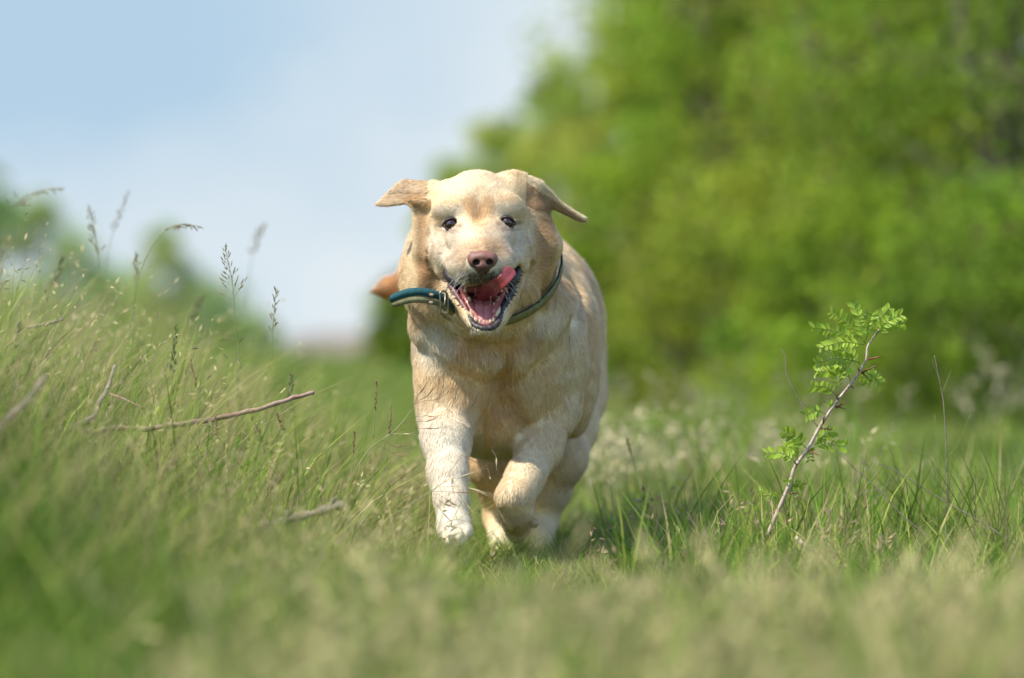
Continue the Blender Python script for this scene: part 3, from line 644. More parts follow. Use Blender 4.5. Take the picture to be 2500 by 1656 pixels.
# --- head
B.ell(P(1168, 522, .055), (.0735, .068, .0560), .02)
B.ell(P(1166, 455, .055), (.028, .04, .020), .02)
B.ell(P(1170, 520, .012), (.052, .030, .040), .02)
B.ell(P(1103, 512, .004), (.025, .022, .019), .012)
B.ell(P(1237, 509, .004), (.025, .022, .019), .012)
B.ell(P(1090, 585, .046), (.034, .046, .044), .018)
B.ell(P(1252, 582, .046), (.033, .046, .044), .018)
B.ell(P(1090, 618, .020), (.028, .034, .030), .012)
B.ell(P(1252, 614, .020), (.027, .034, .030), .012)
B.cone(P(1170, 562, .005), P(1178, 618, -.070), .031, .0215, .022)
B.ell(P(1140, 585, -.012), (.022, .035, .020), .016)
B.ell(P(1208, 583, -.012), (.022, .035, .020), .016)
B.cone(P(1120, 575, -.012), P(1142, 628, -.062), .016, .018, .014)
B.cone(P(1222, 573, -.012), P(1210, 626, -.062), .016, .018, .014)
# lips: flews each side and the front of the muzzle
B.ell(P(1136, 648, -.050), (.0265, .034, .0225), .012)
B.ell(P(1218, 645, -.050), (.0265, .034, .0225), .012)
B.ell(P(1177, 650, -.064), (.033, .027, .021), .012)
B.ell(P(1108, 640, -.018), (.015, .021, .016), .008)
B.ell(P(1245, 636, -.018), (.017, .026, .016), .008)
B.cone(P(1088, 628, .002), P(1082, 660, .004), .0135, .010, .008)
B.cone(P(1262, 622, .002), P(1272, 650, .004), .0135, .010, .008)
# lower jaw
MOUTH = [(1080, 648), (1090, 666), (1104, 681), (1120, 692), (1140, 698), (1160, 702), (1178, 694), (1200, 696), (1222, 684), (1243, 664), (1262, 644), (1270, 645),
         (1265, 668), (1256, 695), (1246, 722), (1236, 742), (1226, 756), (1220, 774), (1208, 789), (1190, 795), (1172, 793), (1158, 784), (1148, 768), (1138, 750), (1122, 732), (1108, 708), (1096, 684)]
MP = XZ(MOUTH, -.03)
zt, zb = P(0, 660, -.03)[2], P(0, 800, -.03)[2]
def yfloor(Z): return .030 - .085 * np.clip((zt - Z) / (zt - zb), 0, 1.1)
sl, X = B.box(P(1060, 830, -.11), P(1300, 630, .07), 0)
d2 = poly2d(MP, X[0][:, 0, :], X[2][:, 0, :] if X[2].shape[0] > 1 else X[2][0]) if False else poly2d(MP, np.broadcast_to(X[0], (X[0].shape[0], 1, X[2].shape[2]))[:, 0, :], np.broadcast_to(X[2], (X[0].shape[0], 1, X[2].shape[2]))[:, 0, :])
d2 = d2[:, None, :]
yf = yfloor(X[2])
jaw = np.sqrt(np.maximum(d2 - .0035, 0) ** 2 + np.maximum(np.abs(X[1] - (yf + .004)) - .014, 0) ** 2) - .0045
jaw = np.where(X[2] > P(0, 668, -.03)[2], .05, jaw)
B.apply(sl, jaw.astype(np.float32), .008)
B.cone(P(1182, 765, -.040), P(1178, 730, .02), .026, .050, .012)
B.ell(P(1186, 790, -.042), (.022, .022, .0125), .01)
B.cone(P(1120, 700, .02), P(1165, 775, -.025), .020, .016, .012)
B.cone(P(1245, 700, .02), P(1205, 775, -.025), .020, .016, .012)
B.cone(P(1175, 715, .07), P(1180, 690, .10), .05, .07, .02)
carve = np.maximum(d2 + .0010, X[1] - yf)
B.apply(sl, carve.astype(np.float32), .004, sub=True)
# inside of the upper lips stays: rebuild the muzzle rim in front of the hole
B.ell(P(1150, 668, -.060), (.024, .020, .0165), .006)
B.ell(P(1206, 664, -.060), (.022, .020, .0165), .006)
B.cone(P(1178, 660, -.093), P(1178, 690, -.085), .0022, .003, .004, sub=True)
# --- ears: thin flying sheets
EL = [(1062, 446), (1048, 449), (1030, 444), (1012, 440), (990, 437), (972, 447), (950, 468), (932, 486), (922, 498), (926, 502), (952, 503), (975, 501), (992, 499), (1010, 502), (1026, 503), (1040, 498), (1060, 490)]
ER = [(1225, 428), (1253, 424), (1281, 431), (1318, 443), (1342, 463), (1371, 494), (1399, 512), (1426, 529), (1430, 535), (1422, 541), (1404, 536), (1388, 527), (1357, 512), (1329, 496), (1312, 490), (1300, 494), (1285, 500), (1262, 490), (1240, 460)]
def ear(poly, ybase, xroot, slope, curl, lo, hi):
    pp = XZ(poly, .05)
    sl, X = B.box(P(*lo, -.02), P(*hi, .14), 0)
    a = np.broadcast_to(X[0], (X[0].shape[0], 1, X[2].shape[2]))[:, 0, :]; b = np.broadcast_to(X[2], a[:, None, :].shape)[:, 0, :]
    d = (poly2d(pp, a, b) + .003)[:, None, :]
    xr = P(xroot, 0, .05)[0]
    yc = ybase + slope * np.abs(X[0] - xr) + curl(X[0], X[2])
    e = np.sqrt(np.maximum(d, 0) ** 2 + np.maximum(np.abs(X[1] - yc) - .0008, 0) ** 2) + np.minimum(np.maximum(d, np.abs(X[1] - yc) - .0008), 0) - .0032
    B.apply(sl, e.astype(np.float32), .012)
zl = P(0, 500, .05)[2]; zr = P(0, 470, .05)[2]
ear(EL, .045, 1050, .15, lambda x, z: -.35 * np.maximum(.016 - (z - zl), 0) + .25 * np.maximum(z - zl - .02, 0), (900, 520), (1075, 425))
ear(ER, .050, 1270, .05, lambda x, z: -.55 * (z - (P(0, 440, .05)[2] - .62 * np.maximum(x - P(1270, 0, .05)[0], 0))), (1215, 555), (1445, 410))
B.cone(P(1080, 480, .05), P(1045, 474, .05), .018, .009, .02)
B.cone(P(1255, 456, .05), P(1298, 464, .052), .018, .013, .02)
B.cone(P(1169, 470, -.022), P(1170, 535, -.030), .0030, .0040, .016, sub=True)
B.chain([P(1074, 514, .008), P(1097, 500, .000), P(1120, 506, -.007)], [.0060, .0065, .0055], .012)
B.chain([P(1265, 510, .008), P(1241, 497, .000), P(1218, 504, -.007)], [.0060, .0065, .0055], .012)
B.cone(P(1040, 495, .028), P(1005, 490, .030), .0055, .004, .008)
# folds of skin behind the cheeks
B.cone(P(1032, 520, .045), P(1040, 610, .050), .014, .018, .014)
B.cone(P(1306, 510, .055), P(1325, 600, .062), .017, .026, .016)
B.cone(P(1325, 600, .062), P(1285, 700, .060), .021, .028, .02)
B.cone(P(1050, 540, .012), P(1058, 625, .012), .003, .0035, .006, sub=True)
B.cone(P(1292, 540, .012), P(1302, 625, .012), .003, .0035, .006, sub=True)
# skin wrinkles under the eyes and at the mouth corners
for a, b, r in (((1062, 596, .006), (1050, 640, .016), .0040), ((1050, 640, .016), (1072, 688, .010), .0040), ((1284, 592, .006), (1298, 636, .016), .0040), ((1298, 636, .016), (1278, 686, .010), .0040), ((1116, 584, -.014), (1100, 628, -.012), .0022), ((1226, 582, -.014), (1246, 624, -.012), .0022)):
    B.cone(P(*a), P(*b), r, r, .007, sub=True)
for c in ((1066, 600, .02), (1062, 628, .024), (1078, 648, .018), (1282, 600, .02), (1288, 628, .024)):
    B.ell(P(*c), (.011, .014, .010), .008)

def cast(px, py, y0=-.2, y1=.6, F_=None):
    """depth at which the ray through a pixel meets the body"""
    Y = np.arange(y0, y1, .001); pts = np.array([P(px, py, y) for y in Y]); d = (F_ or B).sample(pts)
    k = np.nonzero(d < 0)[0]
    return Y[k[0]] if len(k) else None
for path, r_ in (([(1015, 762), (1055, 798), (1105, 828), (1160, 846), (1225, 852), (1290, 838)], .0055), ([(1245, 872), (1222, 930), (1236, 985), (1285, 1045)], .006), ([(1060, 690), (1052, 730), (1085, 790)], .004), ([(1330, 700), (1322, 770), (1285, 815)], .004), ([(1400, 700), (1408, 800), (1398, 900), (1395, 960)], .006)):
    cs_ = []
    for a_, b_ in path:
        y_ = cast(a_, b_)
        if y_ is not None: cs_.append(P(a_, b_, y_ + .001))
    if len(cs_) > 1: B.chain(cs_, [r_] * len(cs_), .022, sub=True)
EYES = []
for ex, ey in ((1101, 548), (1238, 544)):
    y = cast(ex, ey); c = P(ex, ey, y + .0048); EYES.append(c)
    B.ell(c + np.array([0, -.004, 0]), (.0104, .0110, .0086), .003, sub=True)
    B.ell(c, .0080, .0008)              # socket floor just behind the eyeball
    B.cone(c + [-.013, .0, .004], c + [.013, .0, .004], .001, .001, .001)
NEAR = B.D
bv, bf = B.nets()
bn, _ = vnormals(bv, bf)
# soft relief: loose coat over fat and muscle
amp = .0016 * sstep(bv[:, 1], .06, .14) * sstep(bv[:, 2], .10, .2) + .0006
bv = bv + bn * (amp * (N1(bv * [1, 1, .7], 26) + .6 * N2(bv, 60)))[:, None]
bn, _ = vnormals(bv, bf)

# ---------------- coat colours (albedo)
def photo_px(p):
    d = p[:, 1] - CY; return 1250 + p[:, 0] * F / d, 828 - (p[:, 2] - ZC) * F / d
CREAM = np.array([.79, .585, .325]); PALE = np.array([.83, .71, .49]); GOLD = np.array([.66, .39, .15]); BROWN = np.array([.36, .19, .075]); WHITE = np.array([.83, .76, .62]); GREY = np.array([.44, .41, .35])
def blob(px, py, cx, cy, rx, ry, soft=.5):
    return 1 - sstep(np.sqrt(((px - cx) / rx) ** 2 + ((py - cy) / ry) ** 2), 1 - soft, 1 + soft)
def coat(p, n):
    px, py = photo_px(p); y = p[:, 1]; c = np.tile(CREAM, (len(p), 1))
    def lay(w, k):
        nonlocal c; w = np.clip(w, 0, 1)[:, None]; c = c * (1 - w) + k * w
    a = N1(p, 14); b = N2(p, 38); f = N3(p, 90)
    lay(.34 * sstep(a + .4 * b, -.1, .7), GOLD); lay(.45 * sstep(-a + .5 * b, .0, .7), PALE)
    head = (1 - sstep(y, .055, .085)) * (1 - sstep(py, 690, 720)) * (py > 380)
    lay(head, CREAM * 1.04)
    lay(.5 * head * blob(px, py, 1168, 470, 70, 55), PALE)
    # cheeks and muzzle sides grey-white
    for cx, cy, rx, ry in ((1095, 590, 62, 45), (1246, 588, 58, 45), (1125, 648, 58, 44), (1228, 645, 52, 40), (1178, 662, 60, 30)):
        lay(.78 * head * blob(px, py, cx, cy, rx, ry, .7), np.array([.74, .63, .46]))
    for cx, cy in ((1098, 520), (1240, 516)): lay(.6 * head * blob(px, py, cx, cy - 3, 40, 15), np.array([.76, .68, .53]))
    for cx, cy in ((1092, 600), (1110, 580), (1258, 590), (1228, 575), (1068, 632)): lay(.16 * head * blob(px, py, cx, cy, 22, 11, .8), np.array([.42, .33, .22]))
    # golden V on the brow, bridge of the nose
    v = np.minimum(blob(px, py, 1149, 506, 16, 22, .6) + blob(px, py, 1190, 506, 15, 22, .6) + blob(px, py, 1169, 530, 20, 24, .6), 1)
    lay(.72 * head * v, np.array([.60, .34, .13]))
    lay(.60 * head * blob(px, py, 1178, 602, 34, 20, .5), np.array([.55, .30, .13]))
    lay(.22 * head * blob(px, py, 1106, 490, 40, 12, .6), GOLD); lay(.22 * head * blob(px, py, 1238, 488, 36, 12, .6), GOLD)
    lay(.62 * head * (blob(px, py, 1130, 618, 20, 30, .6) + blob(px, py, 1214, 608, 18, 26, .6)), np.array([.58, .35, .16]))
    lay(.5 * head * (blob(px, py, 1112, 585, 9, 26, .7) + blob(px, py, 1228, 582, 9, 26, .7)), np.array([.42, .34, .25]))  # snout flanks darkened: shade painted in to set the muzzle off the cheeks
    lay(.80 * head * blob(px, py, 1180, 682, 46, 17, .5) * (.7 + .5 * b), np.array([.13, .11, .10]))
    # ring of dark skin round the eyes
    for e in EYES:
        r = np.linalg.norm((p - e) * [1, .7, 1], axis=1); lay(.80 * (1 - sstep(r, .0098, .0128)), np.array([.16, .09, .065]))
        lay(.3 * blob(px, py, photo_px(e[None])[0][0] + (20 if e is EYES[0] else -20), photo_px(e[None])[1][0] + 12, 16, 10, .6), np.array([.30, .2, .15]))
    for cx, cy, rx, ry in ((1079, 552, 11, 4), (1261, 547, 11, 4), (1123, 553, 9, 6), (1216, 549, 9, 6), (1100, 566, 20, 5), (1238, 562, 20, 5)): lay(.6 * head * blob(px, py, cx, cy, rx, ry, .7), np.array([.20, .12, .085]))
    # dark golden folds behind the cheeks
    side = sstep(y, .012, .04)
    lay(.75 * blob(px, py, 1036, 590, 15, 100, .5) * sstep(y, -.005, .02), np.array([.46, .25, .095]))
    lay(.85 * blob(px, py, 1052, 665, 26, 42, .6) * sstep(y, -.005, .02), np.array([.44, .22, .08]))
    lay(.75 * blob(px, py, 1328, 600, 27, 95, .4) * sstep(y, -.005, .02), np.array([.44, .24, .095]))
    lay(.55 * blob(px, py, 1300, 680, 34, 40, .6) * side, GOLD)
    # ears
    el = (px < 1040) & (py < 508) & (y < .12); er = (px > 1282) & (py < 545) & (y < .16) & (y > .0)
    er &= py < 505 + (px - 1290) * .35
    lay(.55 * el * sstep(1056 - px, 0, 30), np.array([.70, .50, .32])); lay(.8 * el * blob(px, py, 1022, 487, 34, 17, .5), GOLD * .9)
    line = 442 + np.maximum(px - 1285, 0) * .66
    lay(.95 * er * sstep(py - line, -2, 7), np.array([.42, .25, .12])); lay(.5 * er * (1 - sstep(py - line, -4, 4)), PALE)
    for pa, pb in (((1062, 600), (1052, 645)), ((1052, 645), (1074, 690)), ((1286, 596), (1299, 640)), ((1299, 640), (1280, 688)), ((1120, 612), (1096, 634)), ((1228, 608), (1252, 630))):
        A_ = np.array(pa, float); D_ = np.array(pb) - A_; t_ = np.clip(((px - A_[0]) * D_[0] + (py - A_[1]) * D_[1]) / (D_ @ D_), 0, 1); dd_ = np.hypot(px - A_[0] - t_ * D_[0], py - A_[1] - t_ * D_[1])
        lay(.55 * (1 - sstep(dd_, 1, 9)) * (y < .06), np.array([.42, .27, .15]))  # crease shade painted as brown lines along the cheek folds
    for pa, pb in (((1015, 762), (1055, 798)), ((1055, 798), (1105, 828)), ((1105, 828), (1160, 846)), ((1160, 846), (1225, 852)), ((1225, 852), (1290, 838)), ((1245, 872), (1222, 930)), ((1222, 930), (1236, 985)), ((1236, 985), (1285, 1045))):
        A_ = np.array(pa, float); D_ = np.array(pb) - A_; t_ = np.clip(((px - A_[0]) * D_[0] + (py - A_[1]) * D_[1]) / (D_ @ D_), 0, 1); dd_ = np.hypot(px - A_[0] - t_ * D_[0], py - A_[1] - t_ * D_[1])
        lay(.55 * (1 - sstep(dd_ + 6 * b, 2, 24)) * (y > .03) * (y < .35), np.array([.46, .25, .10]))  # fold shade painted brown into the throat and chest creases
    # chest and throat
    body = sstep(y, .04, .09) * sstep(py, 700, 760)
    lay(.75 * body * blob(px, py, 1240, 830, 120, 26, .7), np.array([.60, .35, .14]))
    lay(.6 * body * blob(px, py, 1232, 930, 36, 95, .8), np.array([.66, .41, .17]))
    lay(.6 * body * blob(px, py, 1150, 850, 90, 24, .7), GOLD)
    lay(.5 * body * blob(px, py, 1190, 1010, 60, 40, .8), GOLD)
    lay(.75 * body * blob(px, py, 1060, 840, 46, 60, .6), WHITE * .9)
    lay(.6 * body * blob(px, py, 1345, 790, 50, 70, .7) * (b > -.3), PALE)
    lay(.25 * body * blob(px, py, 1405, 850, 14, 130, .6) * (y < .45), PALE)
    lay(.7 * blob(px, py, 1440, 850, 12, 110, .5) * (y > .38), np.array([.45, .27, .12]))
    lay(.5 * sstep(py, 540, 560) * sstep(-py, -760, -700) * sstep(px, 1370, 1400) * sstep(b + a, -.1, .5), np.array([.55, .34, .17]))
    # pale legs
    lay(.75 * sstep(py, 940, 1060) * (y < .35) * (px < 1180), WHITE * .93)
    lay(.35 * sstep(py, 1000, 1100) * (px > 1190), PALE)
    lay(.55 * (y > .3) * (py > 1050) * (px < 1260) * (1 - sstep(py, 1230, 1300)), GOLD)
    lay(.7 * (py > 1300) * np.ones(len(p)), PALE)
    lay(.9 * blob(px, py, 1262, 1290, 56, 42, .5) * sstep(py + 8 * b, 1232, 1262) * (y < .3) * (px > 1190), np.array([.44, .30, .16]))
    # tail
    lay(1. * (px < 1075) * (y > .6), np.array([.52, .26, .10])); lay(.6 * (px < 940) * (y > .6), BROWN)
    c = c * (1 + .05 * b + .05 * f)[:, None]
    return np.clip(c, .01, .85)
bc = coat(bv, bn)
# bare wet skin of the mouth
d2v = poly2d(MP, bv[:, 0], bv[:, 2]); yfv = yfloor(bv[:, 2])
zrel = (bv[:, 2] - zb) / (zt - zb)
inm = (d2v < .0022) & (bv[:, 1] > yfv - .0200) & (bv[:, 1] < yfv + .012) & (bv[:, 1] > -.075)
inm &= ~((bv[:, 1] < -.035) & (bv[:, 2] > P(0, 705, -.06)[2]))
pk = np.array([.52, .17, .15])[None] * (1 - sstep(zrel, .25, .6))[:, None] + np.array([.20, .03, .03])[None] * sstep(zrel, .25, .6)[:, None]
lipm = inm & (d2v > -.0062)
pk[lipm[:, ]] = 0
mc = pk.copy(); mc[lipm] = [.055, .028, .032]
bc[inm] = mc[inm]
ANG = np.array([-.01, -.085, P(0, 690, -.085)[2]])
M_body = mat('dog_coat_skin', rough=.75, attr='Col', spec=.25)
dog = bpy.data.objects.new('dog', None); col.objects.link(dog)
dog['label'] = 'cream labrador dog running towards the viewer with open mouth, ears flying and teal collar'; dog['category'] = 'dog'
dog.location = P(1200, 1380, .2) * [1, 1, 0]
DL = np.array(dog.location)
def dpart(name, v, f, m, colors=None, parent=None, label=None, smooth=True, normals=None):
    me = mesh_np(name, v - DL, f, m, colors, smooth, normals)
    o = link(name, me, parent or dog, label)
    return o
body_o = dpart('body', bv, bf, M_body, bc)

# ---------------- fur: short strands lying along the coat, one mesh
_, fa = vnormals(bv, bf)
fc = bv[bf].mean(1); fn = norm(bn[bf].mean(1))
fpx, fpy = photo_px(fc)
headm = (fc[:, 1] < .075) & (fpy < 700)
dens = np.where(headm, 4.2, 1.6) * fa
dens = dens * np.where(fc[:, 1] > .5, .5, 1.0) * np.where(fn[:, 1] > .45, .15, 1.0)
dens = dens * (1 - inm[bf].mean(1) > .6)
# keep eyes and nose pad bare
for e in EYES: dens = dens * (np.linalg.norm((fc - e) / [1.12, 1, 1.0], axis=1) > .0122)
NC = P(1178, 637, -.092)
dens = dens * (np.linalg.norm((fc - NC) / [.0225, .02, .0165], axis=1) > 1.0)
NF = 560000
pick = np.searchsorted(np.cumsum(dens) / dens.sum(), rng.random(NF)).clip(0, len(bf) - 1)
u1, u2 = rng.random((2, NF, 1)); q = bf[pick]
def bil(A): return (A[q[:, 0]] * (1 - u1) + A[q[:, 1]] * u1) * (1 - u2) + (A[q[:, 3]] * (1 - u1) + A[q[:, 2]] * u1) * u2
R = bil(bv); Nn = norm(bil(bn)); hp, hq = photo_px(R)
hm = ((1 - sstep(R[:, 1], .05, .10)) * (1 - sstep(hq, 670, 720)))[:, None]
nose_pt = P(1178, 600, -.10)
fl_head = norm(R - nose_pt) * [1.1, 1, 1] + [0, .2, .15]
fl_body = np.tile([0, .25, -1.], (NF, 1)); fl_body[:, 0] = .25 * np.sign(R[:, 0] - P(1235, 0, .2)[0]) * (R[:, 1] < .3) * (1 - sstep(hq, 1000, 1100))
back = (sstep(R[:, 1], .25, .45) * (1 - sstep(hq, 950, 1050)))[:, None]
fl_body = fl_body * (1 - back) + np.array([0, 1., -.45]) * back
neckm = (sstep(-hq, -790, -700))[:, None] * (R[:, 1] < .3)[:, None]
out_ = norm(R - P(1175, 640, .1)) * [1, .2, .4]
fl_body = fl_body * (1 - .5 * neckm) + .7 * neckm * out_
fl = fl_head * hm + fl_body * (1 - hm)
earl = (hp < 1050) & (hq < 512) & (R[:, 1] < .14); earr = (hp > 1285) & (hq < 520 + (hp - 1290) * .3) & (R[:, 1] < .12)
fl[earl] = [-1, .1, -.25]; fl[earr] = [1, .1, -.6]
tailm = (R[:, 1] > .8) & (hp < 1100); fl[tailm] = [-1, 0, -.2]
sw = np.stack([N1(R, 22), N2(R, 22), N3(R, 22)], 1) * (.40 * (1 - hm) * (1 - .7 * (hq > 1000))[:, None] + .12) + np.stack([N2(R, 75), N3(R, 75), N1(R, 75)], 1) * .14
fl = norm(fl) + sw + rng.normal(0, .13, (NF, 3))
T = norm(fl - Nn * (fl * Nn).sum(1, keepdims=True))
L = np.where(hm[:, 0] > .5, .0058, .0085)
L = L + .006 * (neckm[:, 0] * (R[:, 1] < .3)) * (1 - hm[:, 0]) + .006 * (blob(hp, hq, 1220, 900, 130, 120)) * (R[:, 1] < .3)
jawm = (hq > 690) & (R[:, 1] < .045) & (hq < 830) & (np.abs(hp - 1182) < 90)
L = np.where(jawm, .0055, L)
L = np.where((hq > 1050), .0075, L); L = np.where(hq > 1230, .0038, L)
L = np.where(earl | earr, .0075, L)
L = np.where(blob(hp, hq, 1178, 655, 75, 36, .2) * hm[:, 0] > .5, .0055, L)
L = L * rng.uniform(.65, 1.25, NF)
lift = np.where(hm[:, 0] > .5, .20, .17) * rng.uniform(.4, 1.6, NF)
clump = sstep(N3(R, 130), -.2, .6)
lift = lift * (.75 + .5 * clump)
wild = rng.random(NF) < .035; lift = np.where(wild, lift + .25, lift); L = np.where(wild, L * np.where(hm[:, 0] > .5, 1.15, 1.3), L)
wid = np.where(hm[:, 0] > .5, .00032, .00042) * rng.uniform(.7, 1.3, NF)
side = norm(np.cross(T, Nn)); D1 = norm(T + Nn * lift[:, None]); D2 = norm(T + Nn * (lift * np.where(hm[:, 0] > .5, .7, .3))[:, None])
p0 = R - Nn * .0002; p1 = p0 + D1 * (L * .5)[:, None]; p2 = p1 + D2 * (L * .5)[:, None]
w = (side * wid[:, None])
V = np.stack([p0 - w, p0 + w, p1 - w * .8, p1 + w * .8, p2], 1).reshape(-1, 3)
b5 = np.arange(NF)[:, None] * 5
Qf = np.concatenate([b5 + [0, 1, 3, 2]]); Tf = b5 + [2, 3, 4]
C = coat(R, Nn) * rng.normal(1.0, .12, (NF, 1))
tint = rng.random(NF); C[tint < .10] *= [.82, .72, .60]; C[tint > .88] = C[tint > .88] * .75 + WHITE * .25
mz = blob(hp, hq, 1180, 678, 48, 20, .4) * hm[:, 0]; dk = rng.random(NF) < .68 * mz; C[dk] = [.05, .042, .038]
ring_ = np.zeros(NF)
for e in EYES: ring_ = np.maximum(ring_, 1 - sstep(np.linalg.norm((R - e) * [1, .5, 1], axis=1),   .0100, .0140))
dk = rng.random(NF) < .30 * ring_; C[dk] = [.06, .04, .03]
C = np.clip(C, .01, .88); tipc = C * .92 + PALE * .08
CC = np.stack([C * .88, C * .88, C, C, tipc], 1).reshape(-1, 3)
NNs = np.stack([Nn] * 5, 1) + rng.normal(0, .07, (NF, 1, 3)) - (T * .12)[:, None, :]
NNs = norm(NNs.reshape(-1, 3))
M_fur = mat('dog_fur', rough=.55, attr='Col', spec=.3, trans=.18)
dpart('fur', V, [Qf, Tf], M_fur, CC, normals=NNs)
# longer guard hairs that break the outline, and whiskers
def hairs(name, roots, dirs, lens, width, colr, droop=.25, parent=None):
    parts = []; n = len(roots); t = np.linspace(0, 1, 5)
    for i in range(n):
        pts = roots[i] + np.outer(t, dirs[i] * lens[i]) + np.outer(t ** 2, [0, 0, -droop * lens[i]])
        parts.append(tube(pts, width * (1 - .8 * t), 3, False))
    v, f = merge(parts); return dpart(name, v, f, mat(name + '_hair', colr, .4, trans=.2), parent=parent)
wr, wd, wl = [], [], []
for i in range(26):
    sx = -1 if i % 2 else 1
    a = (1178 + sx * rng.uniform(26, 60), rng.uniform(655, 684)); y = cast(*a)
    if y is None: continue
    wr.append(P(*a, y + .001)); wd.append(norm(np.array([sx * rng.uniform(.3, 1.0), -.3, rng.uniform(-.9, -.1)]))); wl.append(rng.uniform(.018, .042))
for i in range(60):
    a = (1184 + rng.uniform(-38, 38), rng.uniform(799, 806)); y = cast(*a)
    if y is None: continue
    wr.append(P(*a, y + .001)); wd.append(norm(np.array([rng.uniform(-.4, .4), -.3, -1.]))); wl.append(rng.uniform(.004, .009))
hairs('whisker', wr, wd, wl, .00030, (.8, .77, .7))

# ---------------- eyes
M_eye = mat('dog_eye', (.006, .004, .003), .04, spec=.6, coat=1.0)
M_iris = mat('dog_iris', (.045, .018, .008), .06, spec=.5, coat=1.0)
M_lid = mat('dog_eyelid', (.035, .018, .014), .45)
def uvball(c, r, nu=32, nv=20):
    u = np.linspace(0, 2 * math.pi, nu, endpoint=False); w_ = np.linspace(0, math.pi, nv + 1)[1:-1]
    v = [np.array([[math.cos(a) * math.sin(b), -math.cos(b), math.sin(a) * math.sin(b)] for a in u]) for b in w_]
    v = np.concatenate(v + [np.array([[0, -1., 0]]), np.array([[0, 1., 0]])]); f = []
    m = len(w_)
    for i in range(m - 1):
        for k in range(nu): k2 = (k + 1) % nu; f.append((i * nu + k, i * nu + k2, (i + 1) * nu + k2, (i + 1) * nu + k))
    t = [(m * nu, (k + 1) % nu, k) for k in range(nu)] + [(m * nu + 1, (m - 1) * nu + k, (m - 1) * nu + (k + 1) % nu) for k in range(nu)]
    return v * np.array(r) + c, [np.array(f), np.array(t)]
for i, e in enumerate(EYES):
    v, f = uvball(e, .0094); eo = dpart('eye', v, f, M_iris)
    v, f = uvball(e + [0, -.0018, 0], (.0064, .0083, .0064)); dpart('pupil', v, f, M_eye, parent=eo)
    a = np.linspace(0, 2 * math.pi, 41); sx = 1 if i else -1
    rx, rz = .0100, .0080
    X_ = rx * np.cos(a); Z_ = rz * np.sin(a) * (1 - .12 * np.cos(a) * 0)
    # corners drawn out to points
    X_ = X_ * (1 + .18 * np.exp(-((np.sin(a)) / .25) ** 2))
    Z_ = Z_ - .0008 * (X_ / rx) * sx
    Y_ = -np.sqrt(np.maximum(.0104 ** 2 - np.minimum(X_ ** 2 + Z_ ** 2, .0103 ** 2), 0)) * .75 - .0022
    ring = e + np.stack([X_, Y_, Z_], 1); v, f = tube(ring, .0016, 8, False); dpart('eyelid', v, f, M_lid)
# ---------------- nose
h = .0009
NFd = Field(np.arange(NC[0] - .028, NC[0] + .028, h), np.arange(NC[1] - .024, NC[1] + .03, h), np.arange(NC[2] - .026, NC[2] + .024, h))
def NP(px, py, y): return P(px, py, y)
NFd.ell(NP(1178, 628, -.088), (.0205, .0145, .0095), .004)
NFd.ell(NP(1157, 636, -.089), (.0088, .0120, .0100), .005)
NFd.ell(NP(1199, 635, -.089), (.0088, .0120, .0100), .005)
NFd.ell(NP(1178, 648, -.091), (.0120, .0110, .0100), .005)
NFd.ell(NP(1178, 660, -.088), (.0085, .0100, .0060), .005)
NFd.ell(NP(1163, 641, -.1035), (.0050, .0085, .0042), .002, sub=True)
NFd.ell(NP(1195, 640, -.1035), (.0050, .0085, .0042), .002, sub=True)
NFd.chain([NP(1158, 644, -.104), NP(1151, 648, -.101), NP(1145, 645, -.096)], [.0020, .0016, .0010], .0015, sub=True)
NFd.chain([NP(1200, 643, -.104), NP(1207, 647, -.101), NP(1213, 644, -.096)], [.0020, .0016, .0010], .0015, sub=True)
NFd.cone(NP(1179, 646, -.1045), NP(1179, 674, -.1005), .0008, .0015, .0015, sub=True)
nv, nf = NFd.nets(); nn, _ = vnormals(nv, nf)
npx, npy = photo_px(nv); ncol = np.tile([.23, .098, .070], (len(nv), 1)) * (1 + .12 * N1(nv, 500) + .10 * N2(nv, 160))[:, None]
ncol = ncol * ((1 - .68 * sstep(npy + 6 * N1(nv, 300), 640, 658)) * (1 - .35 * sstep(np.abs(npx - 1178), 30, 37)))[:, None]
for cx, cy in ((1163, 641), (1195, 640)):
    ncol = np.where((blob(npx, npy, cx, cy, 9, 8, .25) > .5)[:, None] & (nv[:, 1:2] > -.1035), np.array([.02, .008, .007]), ncol)
dpart('nose', nv, nf, mat('nose_leather', rough=.42, attr='Col', spec=.45, coat=.2, bump=(900, .35, True)), np.clip(ncol, 0, 1))

# ---------------- tongue curling up over the lip
TF = Field(np.arange(-.085, .03, .0011), np.arange(-.12, .05, .0011), np.arange(P(0, 800, -.05)[2], P(0, 630, -.05)[2], .0011))
def tslab(a, b, ra, rb, k=.004, fl=.45):
    """flattened tapering piece: thickness fl of its width along the depth"""
    TF.cone(a, b, ra, rb, k)
tp = [(1192, 742, -.004), (1192, 722, -.028), (1200, 706, -.060), (1214, 696, -.082), (1228, 686, -.0905), (1240, 671, -.0880), (1250, 660, -.0800)]
tr = [.0150, .0165, .0140, .0098, .0086, .0090, .0082]
cp = spline([P(*q) for q in tp], 26); cr = np.interp(np.linspace(0, 6, 26), range(7), tr)
